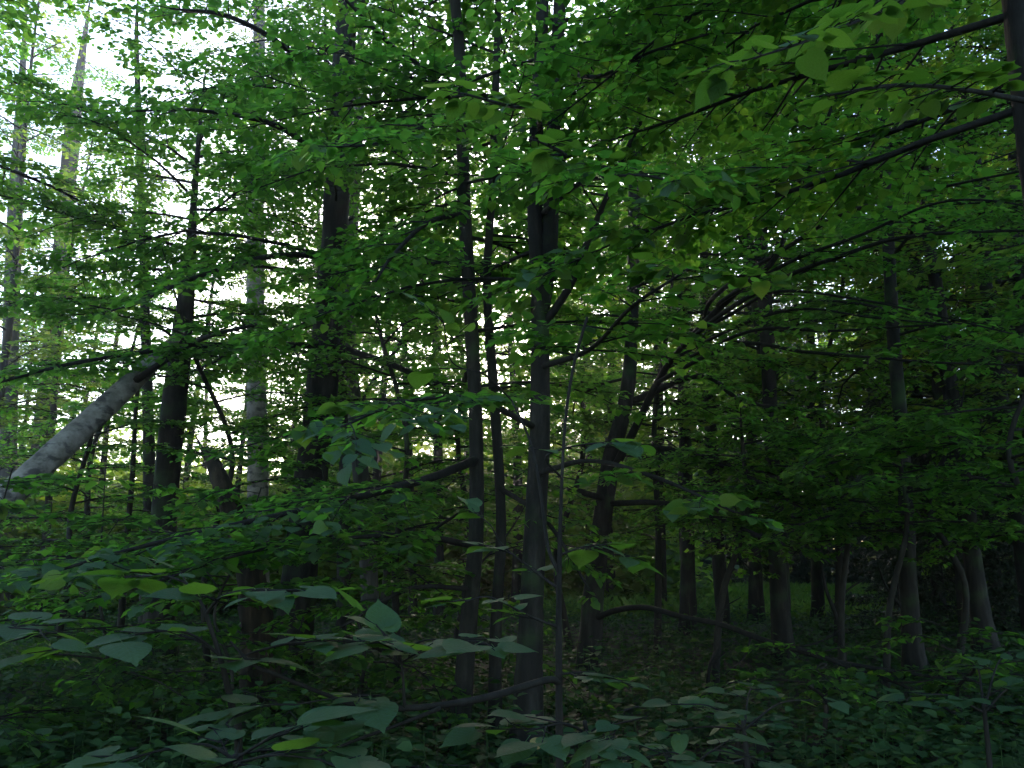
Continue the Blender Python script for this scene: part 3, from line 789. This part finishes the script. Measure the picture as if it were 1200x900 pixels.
# the near trunk at the corner, its boughs overhang the camera
t = Tree('near_tree', 'close rough trunk cut by the upper corner of the picture', 'tree',
         [(1330, 1000, 4.6, 62), (1290, 700, 4.6, 54), (1250, 420, 4.6, 50), (1215, 150, 4.6, 47), (1197, 0, 4.6, 45), (1180, -150, 4.6, 43)], bark='bark', height=15, sides=18)
near_tree = t
t.crown(12, 6.5, 14.5, 2.2, 4.2, rise=0.3, size=0.105)
t.leafed([(1200, -60, 4.6, 9), (1110, -20, 3.6, 7), (1010, 22, 2.9, 6), (940, 50, 2.5, 4), (870, 72, 2.3, 2)])
t.leafed([(1212, 120, 4.6, 8), (1130, 105, 3.9, 6), (1050, 100, 3.4, 5), (970, 112, 3.1, 3)])
t.crown(12, 4.2, 8.0, 2.0, 3.2, rise=0.2, size=0.105, az0=R(-75), spread=R(35))
t.done(lod=1)

# ------------------------------------------------------------------ young limes of the understorey
for (lab, x0, Y, H, n, lo, hi, dx) in (
    ('young lime with layered leaves below the leaning birch', 60, 11.5, 4.0, 18, 0.9, 2.0, 20),
    ('young lime spreading low sprays at the edge beneath the leaning birch', -60, 6.2, 2.3, 12, 1.0, 2.0, 30),
    ('young lime leafing thickly between the dark upright trunk and the snag', 245, 10.2, 5.6, 20, 0.9, 2.0, 10),
    ('bushy young lime between the thick trunk and the slim pair', 468, 10.0, 6.0, 22, 1.0, 2.2, -10),
    ('young lime just behind the slim dark pair', 530, 12.5, 7.0, 20, 1.0, 2.3, 10),
    ('young lime in the gap between the twin stems and the forked trunk', 668, 14.5, 6.5, 18, 0.9, 2.0, 12),
    ('young lime beside the forked trunk on its shaded side', 836, 10.5, 3.6, 16, 0.9, 2.0, 12),
    ('young lime below the fan of arching branches', 985, 10.0, 3.2, 16, 0.9, 2.0, 5),
    ('young lime with flat dim sprays before the spruces', 1035, 9.0, 3.2, 12, 0.8, 1.7, 10),
    ('young lime crowding the bending dark trunk', 1120, 12.0, 4.2, 18, 0.9, 2.0, -10),
    ('young lime at the edge beside the straight upright trunk', 1225, 8.0, 5.0, 18, 1.0, 2.2, -20),
    ('low spreading lime shoot hiding the foot of the broken snag', 262, 7.0, 2.2, 13, 0.7, 1.5, 10),
    ('low spreading lime shoot before the foot of the thickest trunk', 415, 8.2, 2.5, 13, 0.7, 1.5, -8),
    ('low spreading lime shoot between the leaning birch and the dark upright trunk', 118, 7.6, 2.4, 13, 0.8, 1.7, 10),
    ('low spreading lime shoot behind the feet of the slim pair', 552, 9.6, 2.6, 12, 0.7, 1.5, 10),
    ('low spreading lime shoot at the foot of the brownish trunk', 960, 7.6, 0.8, 7, 0.5, 0.9, 6),
    ('low spreading lime shoot at the foot of the bending dark trunk', 1130, 8.0, 1.0, 8, 0.6, 1.0, -6),
    ('tall young lime behind the forked trunk', 770, 14.0, 8.5, 22, 1.1, 2.4, 10),
    ('tall young lime rising behind the slim tall stem', 95, 16.0, 7.5, 22, 1.0, 2.2, 10),
    ('tall young lime filling the gap behind the grey slender stem', 445, 16.0, 9.0, 22, 1.1, 2.4, 5),
    ('tall young lime between the brownish and the upright trunk', 980, 14.5, 9.5, 24, 1.2, 2.6, 5),
):
    yb = 650 + FPX * CAM_Z / Y
    low = H < 2.7
    yt = 650 - FPX * (H * (0.7 if low else 0.55) - (CAM_Z if low else 0.6)) / Y
    t = Tree('young_lime_tree', lab, 'tree', [(x0, yb, Y, 5 if low else 9), (x0 + dx * 0.3 + rng.normal(0, 9), yb * 0.65 + yt * 0.35, Y + rng.normal(0, 0.2), 4 if low else 7.5), (x0 + dx + rng.normal(0, 16), yb * 0.3 + yt * 0.7, Y + rng.normal(0, 0.3), 3.2 if low else 6), (x0 + 1.6 * dx + rng.normal(0, 22), yt, Y, 2.6 if low else 5)], bark='bark_smooth', height=H, sides=8, flare=0.4,
             group='young limes of the understorey')
    t.crown(n, (0.35 if low else 1.75 if x0 > 800 else max(0.9, 0.2 * H)), H * 0.97, lo, hi, rise=0.2, size=0.098)
    t.done(lod=1 if Y < 10 else 2)

t = Tree('dark_tree', 'tall tree standing outside the picture whose boughs hang in over the bright gap', 'tree',
         [(-190, 900, 8.6, 34), (-180, 600, 8.6, 30), (-172, 300, 8.6, 28), (-165, 0, 8.6, 25)], height=15)
t.crown(28, 5.2, 14.5, 2.0, 4.0, rise=0.25, size=0.105)
t.done(lod=1)
# ------------------------------------------------------------------ spruces in the dark corner
def spruce_proto():
    H = 11.0
    lv, bt = Leaves(), Buf()
    h = 0.5
    while h < H - 0.2:
        k = rng.integers(4, 6); a0 = rng.uniform(0, 6.28)
        for i in range(k):
            a = a0 + i * 6.283 / k + rng.normal(0, 0.15)
            L = (2.1 * (1 - h / H) ** 0.85 + 0.15) * rng.uniform(0.8, 1.1)
            d = np.array([math.sin(a), math.cos(a), 0]); w = np.linspace(0, 1, 5)
            path = np.array([0, 0, h]) + d * (L * w)[:, None] - UP * (L * (0.35 * w - 0.22 * w ** 2))[:, None]
            tube(bt, path, np.linspace(0.014, 0.003, 5), 4)
            s = rng.uniform(0.1, 1.0, int(26 * L) + 4)
            P, T, _ = along(path, s)
            n = len(s)
            sdv = np.where(rng.random(n) < 0.5, 1, -1) * rng.uniform(0.5, 1.1, n)
            D = rotz(T, sdv); D[:, 2] -= rng.uniform(0.0, 0.5, n); D = unit(D)
            ln = 0.35 * L * (1.1 - s) + 0.12
            m = 9
            f = (np.arange(m) + 0.5) / m
            Pn = (P[:, None] + D[:, None] * (ln[:, None] * f)[..., None]).reshape(-1, 3)
            Dn = unit(np.repeat(D, m, 0) + rng.normal(0, 0.55, (n * m, 3)))
            lv.put(Pn, Dn, unit(UP + rng.normal(0, 0.5, (n * m, 3))), rng.uniform(0.07, 0.15, n * m))
        h += rng.uniform(0.2, 0.32)
    bn = Buf(); P, D, N, S = lv.cat(); leaf_mesh(bn, P, D, N, S, VN * np.array([1.6, 1, 1]), Q2)
    b2 = Buf(); tube(b2, spline(np.array([(0, 0, -0.05), (0.02, 0, 4), (0, 0.03, 8), (0, 0, H)]), 6), np.linspace(0.13, 0.012, 19), 10, rough=0.06)
    return b2.mesh('trunk', M['bark']), bt.mesh('boughs', M['twig']), bn.mesh('needles', M['needle'])
sp_t, sp_b, sp_n = spruce_proto()
for (lab, px, Y, sc, a) in (('dark spruce beside the bending dark trunk, black with shade', 1100, 16.5, 1.0, 0.3),
                            ('smaller dark spruce next to the bright grass', 1075, 23.0, 0.8, 1.9),
                            ('tall dark spruce at the edge of the shaded side', 1215, 17.5, 1.15, 3.4),
                            ('dark spruce deep behind the forked trunk', 830, 36.0, 1.15, 4.0), ('dark spruce closing the glade behind the brownish trunk', 890, 37.0, 1.25, 2.2), ('wide dark spruce at the back of the glade', 1000, 37.0, 1.2, 0.9), ('dark spruce at the back of the glade behind the upright trunk', 1055, 38.0, 1.3, 2.9), ('last dark spruce of the row behind the glade', 1120, 36.0, 1.3, 1.4),
                            ('tall dim spruce in the row behind the bright grass', 945, 38.0, 1.35, 5.0)):
    p = at(px, 700, Y)
    root = tag(empty('spruce_tree', (p[0], p[1], float(gz(p[0], p[1])))), lab, 'tree', 'spruces in the deep shade')
    root.scale = (sc, sc, sc); root.rotation_euler = (0, 0, a)
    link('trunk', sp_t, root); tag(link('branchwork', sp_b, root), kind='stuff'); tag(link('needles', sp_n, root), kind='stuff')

# ------------------------------------------------------------------ trees deep in the wood
protos = []
for k in range(3):
    H = 19.0
    lv, bt = Leaves(), Buf()
    ph = rng.uniform(0, 6, 2)
    zz = np.linspace(-0.05, H, 22)
    tp = np.stack([0.18 * np.sin(zz * 0.35 + ph[0]), 0.18 * np.cos(zz * 0.3 + ph[1]), zz], -1)
    b2 = Buf(); tube(b2, tp, np.linspace(0.15, 0.02, 22), 8, rough=0.08)
    for i in range(44):
        f = (i + rng.random()) / 44; h = 2.5 + (H - 3) * f
        a = i * 2.4 + rng.uniform(-0.4, 0.4)
        L = (1.3 + 2.0 * math.sin(math.pi * min(1, 0.25 + 0.75 * f))) * rng.uniform(0.75, 1.15)
        d = np.array([math.sin(a), math.cos(a), 0]); w = np.linspace(0, 1, 5)
        o = np.array([np.interp(h, zz, tp[:, 0]), np.interp(h, zz, tp[:, 1]), h])
        path = o + d * (L * w)[:, None] + UP * (L * (0.35 * w - 0.3 * w ** 2))[:, None]
        bough_geo(path, np.linspace(0.03, 0.005, 5), lv, bt, spacing=0.095, size=0.15, per_m=4.6, tw=False, sides=4)
    bl = Buf(); P, D, N, S = lv.cat(); leaf_mesh(bl, P, D, N, S, V2, Q2)
    protos.append((b2.mesh('trunk', M['bark_smooth' if k == 1 else 'bark']), bt.mesh('branchwork', M['twig']), bl.mesh('crown', M['leaf_far'])))
spots = [(-30, 30), (225, 35), (270, 24), (330, 28), (365, 36), (440, 25), (480, 31), (540, 27), (515, 36), (600, 24), (640, 33),
         (690, 26), (735, 30), (790, 35), (840, 30), (905, 33), (960, 28), (1010, 34), (1060, 26), (1110, 30), (1165, 25), (1215, 32), (1240, 22), (-80, 23), (300, 40), (410, 42), (660, 40), (710, 37), (760, 43), (815, 40), (1085, 37), (1140, 40), (1190, 39), (350, 22), (420, 33), (455, 45), (655, 45), (700, 44), (725, 24), (745, 36), (840, 45), (900, 46), (960, 44), (1015, 46), (1070, 44), (1130, 46), (870, 39), (930, 41), (985, 40), (1035, 41), (1180, 44), (1230, 40), (1260, 30), (40, 20), (0, 27), (75, 29), (108, 24), (215, 26), (385, 30), (850, 17), (905, 14.5), (815, 20.0), (1085, 19), (1120, 15), (1190, 18.5), (1250, 13.5), (-40, 19)]
for i, (px, Y) in enumerate(spots):
    if 790 < px < 1200 and 20 < Y < 36: continue       # the glade stays open
    p = at(px, 690, Y)
    root = tag(empty('forest_tree', (p[0], p[1], float(gz(p[0], p[1])))), 'slender tree standing deep in the wood behind the nearer trunks', 'tree', 'trees deep in the wood')
    s_ = rng.uniform(0.8, 1.1) * (0.86 if px < 420 else 1.0)
    root.scale = (s_, s_, s_); root.rotation_euler = (0, 0, rng.uniform(0, 6.28))
    a, b_, c = protos[i % 3]
    link('trunk', a, root); tag(link('branchwork', b_, root), kind='stuff'); tag(link('crown', c, root), kind='stuff')

for i, (x, y) in enumerate([(-9, 3), (-12, 8), (-6.5, -3), (9.5, 4), (13, 9), (7, -3.5), (-11, -4), (11, -6), (-6, -11), (1, -13), (7, -13), (-14, 1), (14.5, 0), (-1, -19), (-9, -18), (9, -19), (-4, -14), (4, -16), (-13, -12), (13, -12), (-3, -10.5), (4, -10), (8.5, 7.5), (12, 5.5), (15, 12), (12.5, 14.5), (17, 8), (10, 1.5)]):  # mostly unseen trees, added to shade the scene from the sides and behind
    root = tag(empty('forest_tree', (x, y, float(gz(x, y)))), 'tree of the same wood added beside or behind the viewer for shade', 'tree', 'shade trees added around the viewer')
    s_ = rng.uniform(0.85, 1.1)
    root.scale = (s_, s_, s_); root.rotation_euler = (0, 0, rng.uniform(0, 6.28))
    a, b_, c = protos[i % 3]
    link('trunk', a, root); tag(link('branchwork', b_, root), kind='stuff'); tag(link('crown', c, root), kind='stuff')

def build_far_wood():
    b = Buf(); P, D, N, S = [], [], [], []
    for i in range(2500):
        az = R(rng.uniform(-46, 46)) if i < 1900 else R(rng.uniform(6, 46)) if i < 2350 else R(rng.uniform(-14, 3))
        if i < 1000:                                  # low thicket at the wood's edge
            r = rng.uniform(24, 42); hm = (0.11 + 0.04 * (az > R(2))) * r
        elif i >= 2350:
            r = rng.uniform(27, 42); hm = 0.17 * r
        elif i >= 1900:
            r = rng.uniform(43, 60); hm = 0.16 * r
        else:                                        # crowns farther off
            r = rng.uniform(40, 75); hm = (0.17 + 0.14 * (az > R(2)) + 0.04 * math.sin(az * 23)) * r
        if R(11) < az < R(30) and r < 42: continue    # the glade
        c = np.array([r * math.sin(az), r * math.cos(az), 0.3 + hm * rng.random() ** 1.1])
        n = 110
        q = unit(rng.normal(0, 1, (n, 3))) * (rng.random((n, 1)) ** 0.4) * np.array([2.3, 2.3, 1.1]) * rng.uniform(0.7, 1.3)
        P.append(c + q); a = rng.uniform(0, 6.28, n)
        D.append(unit(np.stack([np.sin(a), np.cos(a), rng.uniform(-0.6, 0.2, n)], -1)))
        N.append(unit(UP + rng.normal(0, 0.5, (n, 3)))); S.append(rng.uniform(0.2, 0.42, n))
    leaf_mesh(b, np.vstack(P), np.vstack(D), np.vstack(N), np.concatenate(S), V2, Q2)
    tag(link('far_wood', b.mesh('far_wood', M['leaf_far'])), 'mass of bright foliage of the far-off wood', 'wood', kind='stuff')
build_far_wood()

# ------------------------------------------------------------------ things lying about
def build_log():
    rows = [(760, 890, 6.75, 24), (860, 878, 6.9, 30), (960, 868, 7.05, 29), (1075, 858, 7.2, 25)]
    p = np.array([np.append(at(a, b, Y), w * 0.5 * Y / FPX) for a, b, Y, w in rows])
    p[:, 2] = gz(p[:, 0], p[:, 1]) + p[:, 3] * 0.7
    sp = spline(p, 7); base = p[1, :3].copy(); base[2] -= p[1, 3]
    root = tag(empty('fallen_log', base), 'rotting brown log lying on the forest floor among herbs', 'log')
    b = Buf(); tube(b, sp[:, :3], sp[:, 3], 14, rough=0.12, seed=9)
    link('log_body', b.mesh('log_body', M['snag'], base), root)
    for k, s in enumerate((0.3, 0.62)):
        P, T, _ = along(sp[:, :3], np.array([s]))
        e = P[0] + np.array([0.03, -0.08, 0.28]) * (1 + 0.4 * k)
        b = Buf(); tube(b, np.stack([P[0], (P[0] + e) / 2 + [0.02, 0, 0], e]), [0.03, 0.022, 0.012], 6, rough=0.1)
        link('branch_stub', b.mesh('branch_stub', M['snag'], base), root)
build_log()

# ------------------------------------------------------------------ saplings close to the camera, leaf by leaf
NG = 'leafy saplings near the camera'
t = Tree('lime_sapling', 'thin bare-stemmed sapling whose bent side branch crosses low before the trunks', 'sapling',
         [(660, 1150, 3.0, 10), (656, 900, 3.0, 8.5), (655, 800, 3.0, 8), (655, 700, 3.0, 6.5), (657, 600, 3.0, 4.5), (662, 500, 3.0, 3), (672, 430, 3.0, 2.5), (688, 372, 2.95, 1.2)], bark='twig', sides=8, flare=0.2, rough=0.05, group=NG)
t.limb([(655, 800, 3.0, 8), (645, 796, 2.97, 8), (625, 801, 2.9, 8), (575, 816, 2.7, 8), (520, 826, 2.55, 7.5), (470, 830, 2.4, 7), (430, 830, 2.3, 6), (392, 818, 2.25, 5), (330, 793, 2.2, 4.5), (296, 778, 2.2, 4), (270, 752, 2.2, 3)], 'branch')
t.limb([(515, 830, 2.5, 5), (470, 848, 2.4, 4), (415, 868, 2.3, 3.5), (372, 886, 2.2, 2)], 'branch')
t.limb([(655, 672, 3.0, 5), (642, 640, 3.02, 4.5), (634, 580, 3.05, 4), (622, 520, 3.1, 3), (600, 470, 3.15, 2)], 'branch')
t.leafed([(655, 690, 3.0, 4), (625, 668, 3.05, 3), (590, 640, 3.1, 2), (575, 615, 3.1, 1.5)], 'branch', reach=0.17, per_m=9, size=0.085)
t.leafed([(655, 735, 3.0, 4), (620, 722, 2.95, 3), (575, 700, 2.9, 2), (545, 705, 2.85, 1.5)], 'branch', reach=0.17, per_m=9, size=0.085)
t.leafed([(656, 650, 3.0, 3), (690, 640, 3.1, 2), (720, 650, 3.2, 1.5)], 'branch', reach=0.18)
t.leafed([(655, 790, 3.0, 3), (690, 788, 3.0, 2.5), (715, 795, 3.0, 2)], 'branch', reach=0.12, size=0.085)
t.leafed([(658, 560, 3.0, 3), (640, 535, 2.8, 2.5), (690, 520, 2.6, 2), (740, 522, 2.5, 1.5)], 'branch', reach=0.12, start=0.4, size=0.085)
t.leafed([(600, 470, 3.15, 2), (570, 440, 3.0, 2), (530, 425, 2.9, 1.5), (520, 378, 2.8, 1.2)], 'branch', reach=0.12, start=0.4, size=0.085)
# upright shoot with a flat head of leaves
t.leafed([(474, 829, 2.4, 4), (472, 790, 2.38, 3), (468, 765, 2.36, 2.5)], 'shoot', start=0.75, reach=0.2, per_m=18)
t.leafed([(468, 765, 2.36, 2.5), (440, 752, 2.25, 2), (405, 752, 2.15, 1.5)], 'shoot', start=0.1, reach=0.16, per_m=10)
t.leafed([(468, 765, 2.36, 2.5), (500, 750, 2.3, 2), (548, 752, 2.2, 1.5)], 'shoot', start=0.1, reach=0.16, per_m=10)
t.leafed([(470, 829, 2.4, 3), (440, 815, 2.3, 2), (395, 818, 2.2, 1.5), (345, 826, 2.15, 1.2)], 'shoot', start=0.2, reach=0.15, per_m=9)

t = Tree('lime_sapling', 'sapling holding a flat head of broad pale leaves before the snag', 'sapling',
         [(290, 1330, 2.25, 10), (280, 900, 2.25, 9), (272, 830, 2.25, 8), (258, 770, 2.22, 6), (240, 715, 2.2, 4)], bark='twig', sides=8, flare=0.2, group=NG)
t.leafed([(242, 718, 2.2, 4), (262, 698, 2.12, 3), (300, 690, 2.05, 2), (335, 694, 2.0, 1.5)], 'branch', start=0.2, reach=0.11, per_m=16, size=0.105)
t.leafed([(242, 718, 2.2, 4), (225, 690, 2.2, 3), (200, 676, 2.2, 2), (165, 676, 2.2, 1.5)], 'branch', start=0.3, reach=0.10, per_m=16, size=0.1)
t.leafed([(258, 768, 2.22, 4), (220, 742, 2.15, 3), (165, 742, 2.1, 2), (105, 754, 2.05, 1.5)], 'branch', start=0.15, reach=0.15, per_m=9)
t.leafed([(262, 780, 2.22, 3), (295, 765, 2.2, 2), (330, 755, 2.2, 1.5)], 'branch', start=0.2, reach=0.14, per_m=9)

t = Tree('lime_sapling', 'low sapling spreading broad leaves along the lower border of the picture', 'sapling',
         [(300, 1500, 1.8, 10), (290, 1050, 1.8, 8), (280, 930, 1.78, 6), (275, 885, 1.75, 4)], bark='twig', sides=8, flare=0.2, group=NG)
for rows in ([(275, 890, 1.75, 4), (310, 868, 1.72, 3), (335, 852, 1.7, 2)], [(275, 890, 1.75, 4), (235, 872, 1.75, 3), (160, 886, 1.75, 2)],
             [(275, 895, 1.75, 4), (320, 885, 1.65, 3), (375, 890, 1.6, 2)], [(278, 910, 1.75, 4), (240, 905, 1.6, 3), (190, 915, 1.5, 2)], [(275, 890, 1.75, 3), (280, 865, 1.85, 2), (265, 848, 1.95, 1.5)]):
    t.leafed(rows, 'branch', start=0.1, reach=0.17, per_m=13, size=0.105)

t = Tree('lime_sapling', 'low sapling with heart-shaped leaves at the foot of the thin bare stem', 'sapling',
         [(690, 1300, 2.4, 9), (688, 960, 2.4, 7), (690, 880, 2.4, 4), (685, 845, 2.38, 3)], bark='twig', sides=8, flare=0.2, group=NG)
t.leafed([(688, 860, 2.4, 3), (660, 848, 2.35, 2.5), (615, 858, 2.3, 1.5)], 'branch', start=0.1, reach=0.12, per_m=9)
b_ = t.leafed([(688, 862, 2.4, 3), (705, 850, 2.35, 2.5), (722, 856, 2.3, 1.5)], 'branch', start=0.1, reach=0.14, per_m=14)
yl = leaf_data[1].copy(); yl.materials.clear(); yl.materials.append(M['yellow'])
lv = Leaves(); lv.put(at(623, 872, 2.28)[None], unit(np.array([[0.9, 0.1, 0.25]])), unit(np.array([[0.1, -0.5, 0.8]])), np.array([0.042]))
hang_leaves(b_, lv, t.base, [yl]); b_.children[-1]['label'] = 'small yellowed leaf among the green ones'

t = Tree('lime_sapling', 'dim sapling with rounded leaves beside the rotting log', 'sapling',
         [(820, 1200, 2.8, 9), (815, 950, 2.8, 7), (812, 895, 2.8, 4)], bark='twig', sides=8, flare=0.2, group=NG)
t.leafed([(812, 900, 2.8, 3), (790, 882, 2.75, 2), (755, 888, 2.7, 1.5)], 'branch', start=0.1, reach=0.14, per_m=10)
t.leafed([(812, 900, 2.8, 3), (835, 880, 2.8, 2), (865, 884, 2.8, 1.5)], 'branch', start=0.1, reach=0.14, per_m=10)

t = Tree('lime_sapling', 'broad dim sapling spreading over the floor below the arching bough', 'sapling',
         [(880, 1020, 4.2, 8), (876, 900, 4.2, 6), (870, 845, 4.2, 4)], bark='twig', sides=8, flare=0.2, group=NG)
for dx, dy, dY in ((-75, -25, -0.2), (80, -30, 0.2), (10, -45, 0.5), (-90, 8, 0.3)):
    t.leafed([(872, 855, 4.2, 3), (872 + dx * 0.5, 846 + dy * 0.7, 4.2 + dY * 0.5, 2), (872 + dx, 850 + dy, 4.2 + dY, 1.5)], 'branch', start=0.1, reach=0.26, per_m=9)

t = Tree('lime_sapling', 'broad dim sapling at the tip of the arching bough', 'sapling',
         [(1165, 1020, 4.4, 8), (1160, 900, 4.4, 6), (1152, 820, 4.4, 4)], bark='twig', sides=8, flare=0.2, group=NG)
for dx, dy, dY in ((-85, -10, -0.2), (70, -30, 0.2), (-10, -45, 0.5), (30, -60, 0.3)):
    t.leafed([(1153, 835, 4.4, 3), (1153 + dx * 0.5, 822 + dy * 0.7, 4.4 + dY * 0.5, 2), (1153 + dx, 826 + dy, 4.4 + dY, 1.5)], 'branch', start=0.1, reach=0.26, per_m=9)

t = Tree('lime_sapling', 'sapling reaching in from the edge with a few broad grey-green leaves', 'sapling',
         [(-110, 1300, 2.3, 9), (-100, 950, 2.3, 7), (-80, 800, 2.3, 5), (-60, 745, 2.25, 3)], bark='twig', sides=8, flare=0.2, group=NG)
t.leafed([(-62, 748, 2.25, 3), (-20, 735, 2.15, 2.5), (48, 738, 2.05, 1.5)], 'branch', start=0.1, reach=0.17, per_m=10)

# thin bare saplings in front of the glade
for (lab, rows, forks) in (
    ('thin forked bare sapling before the bright grass', [(992, 790, 11.0, 5), (985, 740, 11.0, 4.5), (968, 690, 11.0, 4), (960, 650, 11.0, 2)], [[(975, 712, 11.0, 3), (995, 690, 11.0, 2.5), (1015, 678, 11.0, 1.5)]]),
    ('thin bare sapling leaning beside the straight upright trunk', [(1088, 770, 12.0, 5), (1065, 725, 12.0, 4.5), (1040, 690, 12.0, 3), (1030, 665, 12.0, 2)], [[(1055, 710, 12, 3), (1052, 680, 12, 2), (1056, 660, 12, 1.5)]]),
    ('thin bare sapling standing between the forked trunk and the arching bough', [(824, 812, 9.4, 5), (832, 780, 9.4, 4), (842, 758, 9.4, 2)], [[(832, 780, 9.4, 3), (850, 764, 9.4, 1.5)]]),
):
    t = Tree('bare_sapling', lab, 'sapling', rows, bark='twig', sides=6, flare=0.2)
    for f in forks: t.limb(f, 'branch', 5)

def build_sprig():
    p = at(122, 905, 5.6); base = np.array([p[0], p[1], float(gz(p[0], p[1]))])
    root = tag(empty('flowering_sprig', base), 'small pale yellow-green sprig standing among the low herbs', 'plant')
    top = base + [0.02, 0, 0.36]
    b = Buf(); tube(b, np.stack([base, (base + top) / 2 + [0.015, 0, 0], top]), [0.006, 0.005, 0.002], 5)
    link('stem', b.mesh('stem', M['petiole'], base), root)
    lv = Leaves()
    n = 46; f = rng.uniform(0.45, 1.0, n); a = rng.uniform(0, 6.28, n)
    D = unit(np.stack([np.sin(a), np.cos(a), rng.uniform(0.2, 0.9, n)], -1))
    lv.put(base + (top - base) * f[:, None] + D * 0.02, D, unit(UP + rng.normal(0, 0.4, (n, 3))), rng.uniform(0.03, 0.055, n) * (1.3 - 0.5 * f))
    m = leaf_mat('sprig_leaf', [(0.14, 0.17, 0.05), (0.22, 0.24, 0.08)], [(0.2, 0.28, 0.05), (0.26, 0.32, 0.06)], trans=0.35)
    b = Buf(); P, D, N, S = lv.cat(); leaf_mesh(b, P, D, N, S, V2, Q2)
    tag(link('leaves', b.mesh('leaves', m, base), root), kind='stuff')
build_sprig()

# ------------------------------------------------------------------ haze volume added to imitate glare and glow around the sky gaps
def build_haze():
    b = Buf()
    X0, X1, Y0, Y1, Z0, Z1 = -95, 95, -45, 95, -1.6, 30
    b.add([(x, y, z) for z in (Z0, Z1) for y in (Y0, Y1) for x in (X0, X1)], [(0, 2, 3, 1), (4, 5, 7, 6), (0, 1, 5, 4), (2, 6, 7, 3), (0, 4, 6, 2), (1, 3, 7, 5)])
    m, nt, N, L = new_mat('glare_haze')
    out = N.new('ShaderNodeOutputMaterial'); pv = N.new('ShaderNodeVolumePrincipled')
    pv.inputs['Color'].default_value = (0.92, 0.95, 1.0, 1); pv.inputs['Density'].default_value = 0.0014; pv.inputs['Anisotropy'].default_value = 0.82
    L.new(pv.outputs[0], out.inputs['Volume'])
    tag(link('haze', b.mesh('haze', m, smooth=False)), 'thin haze added between the trees for glare and glow', 'haze', kind='stuff')
build_haze()
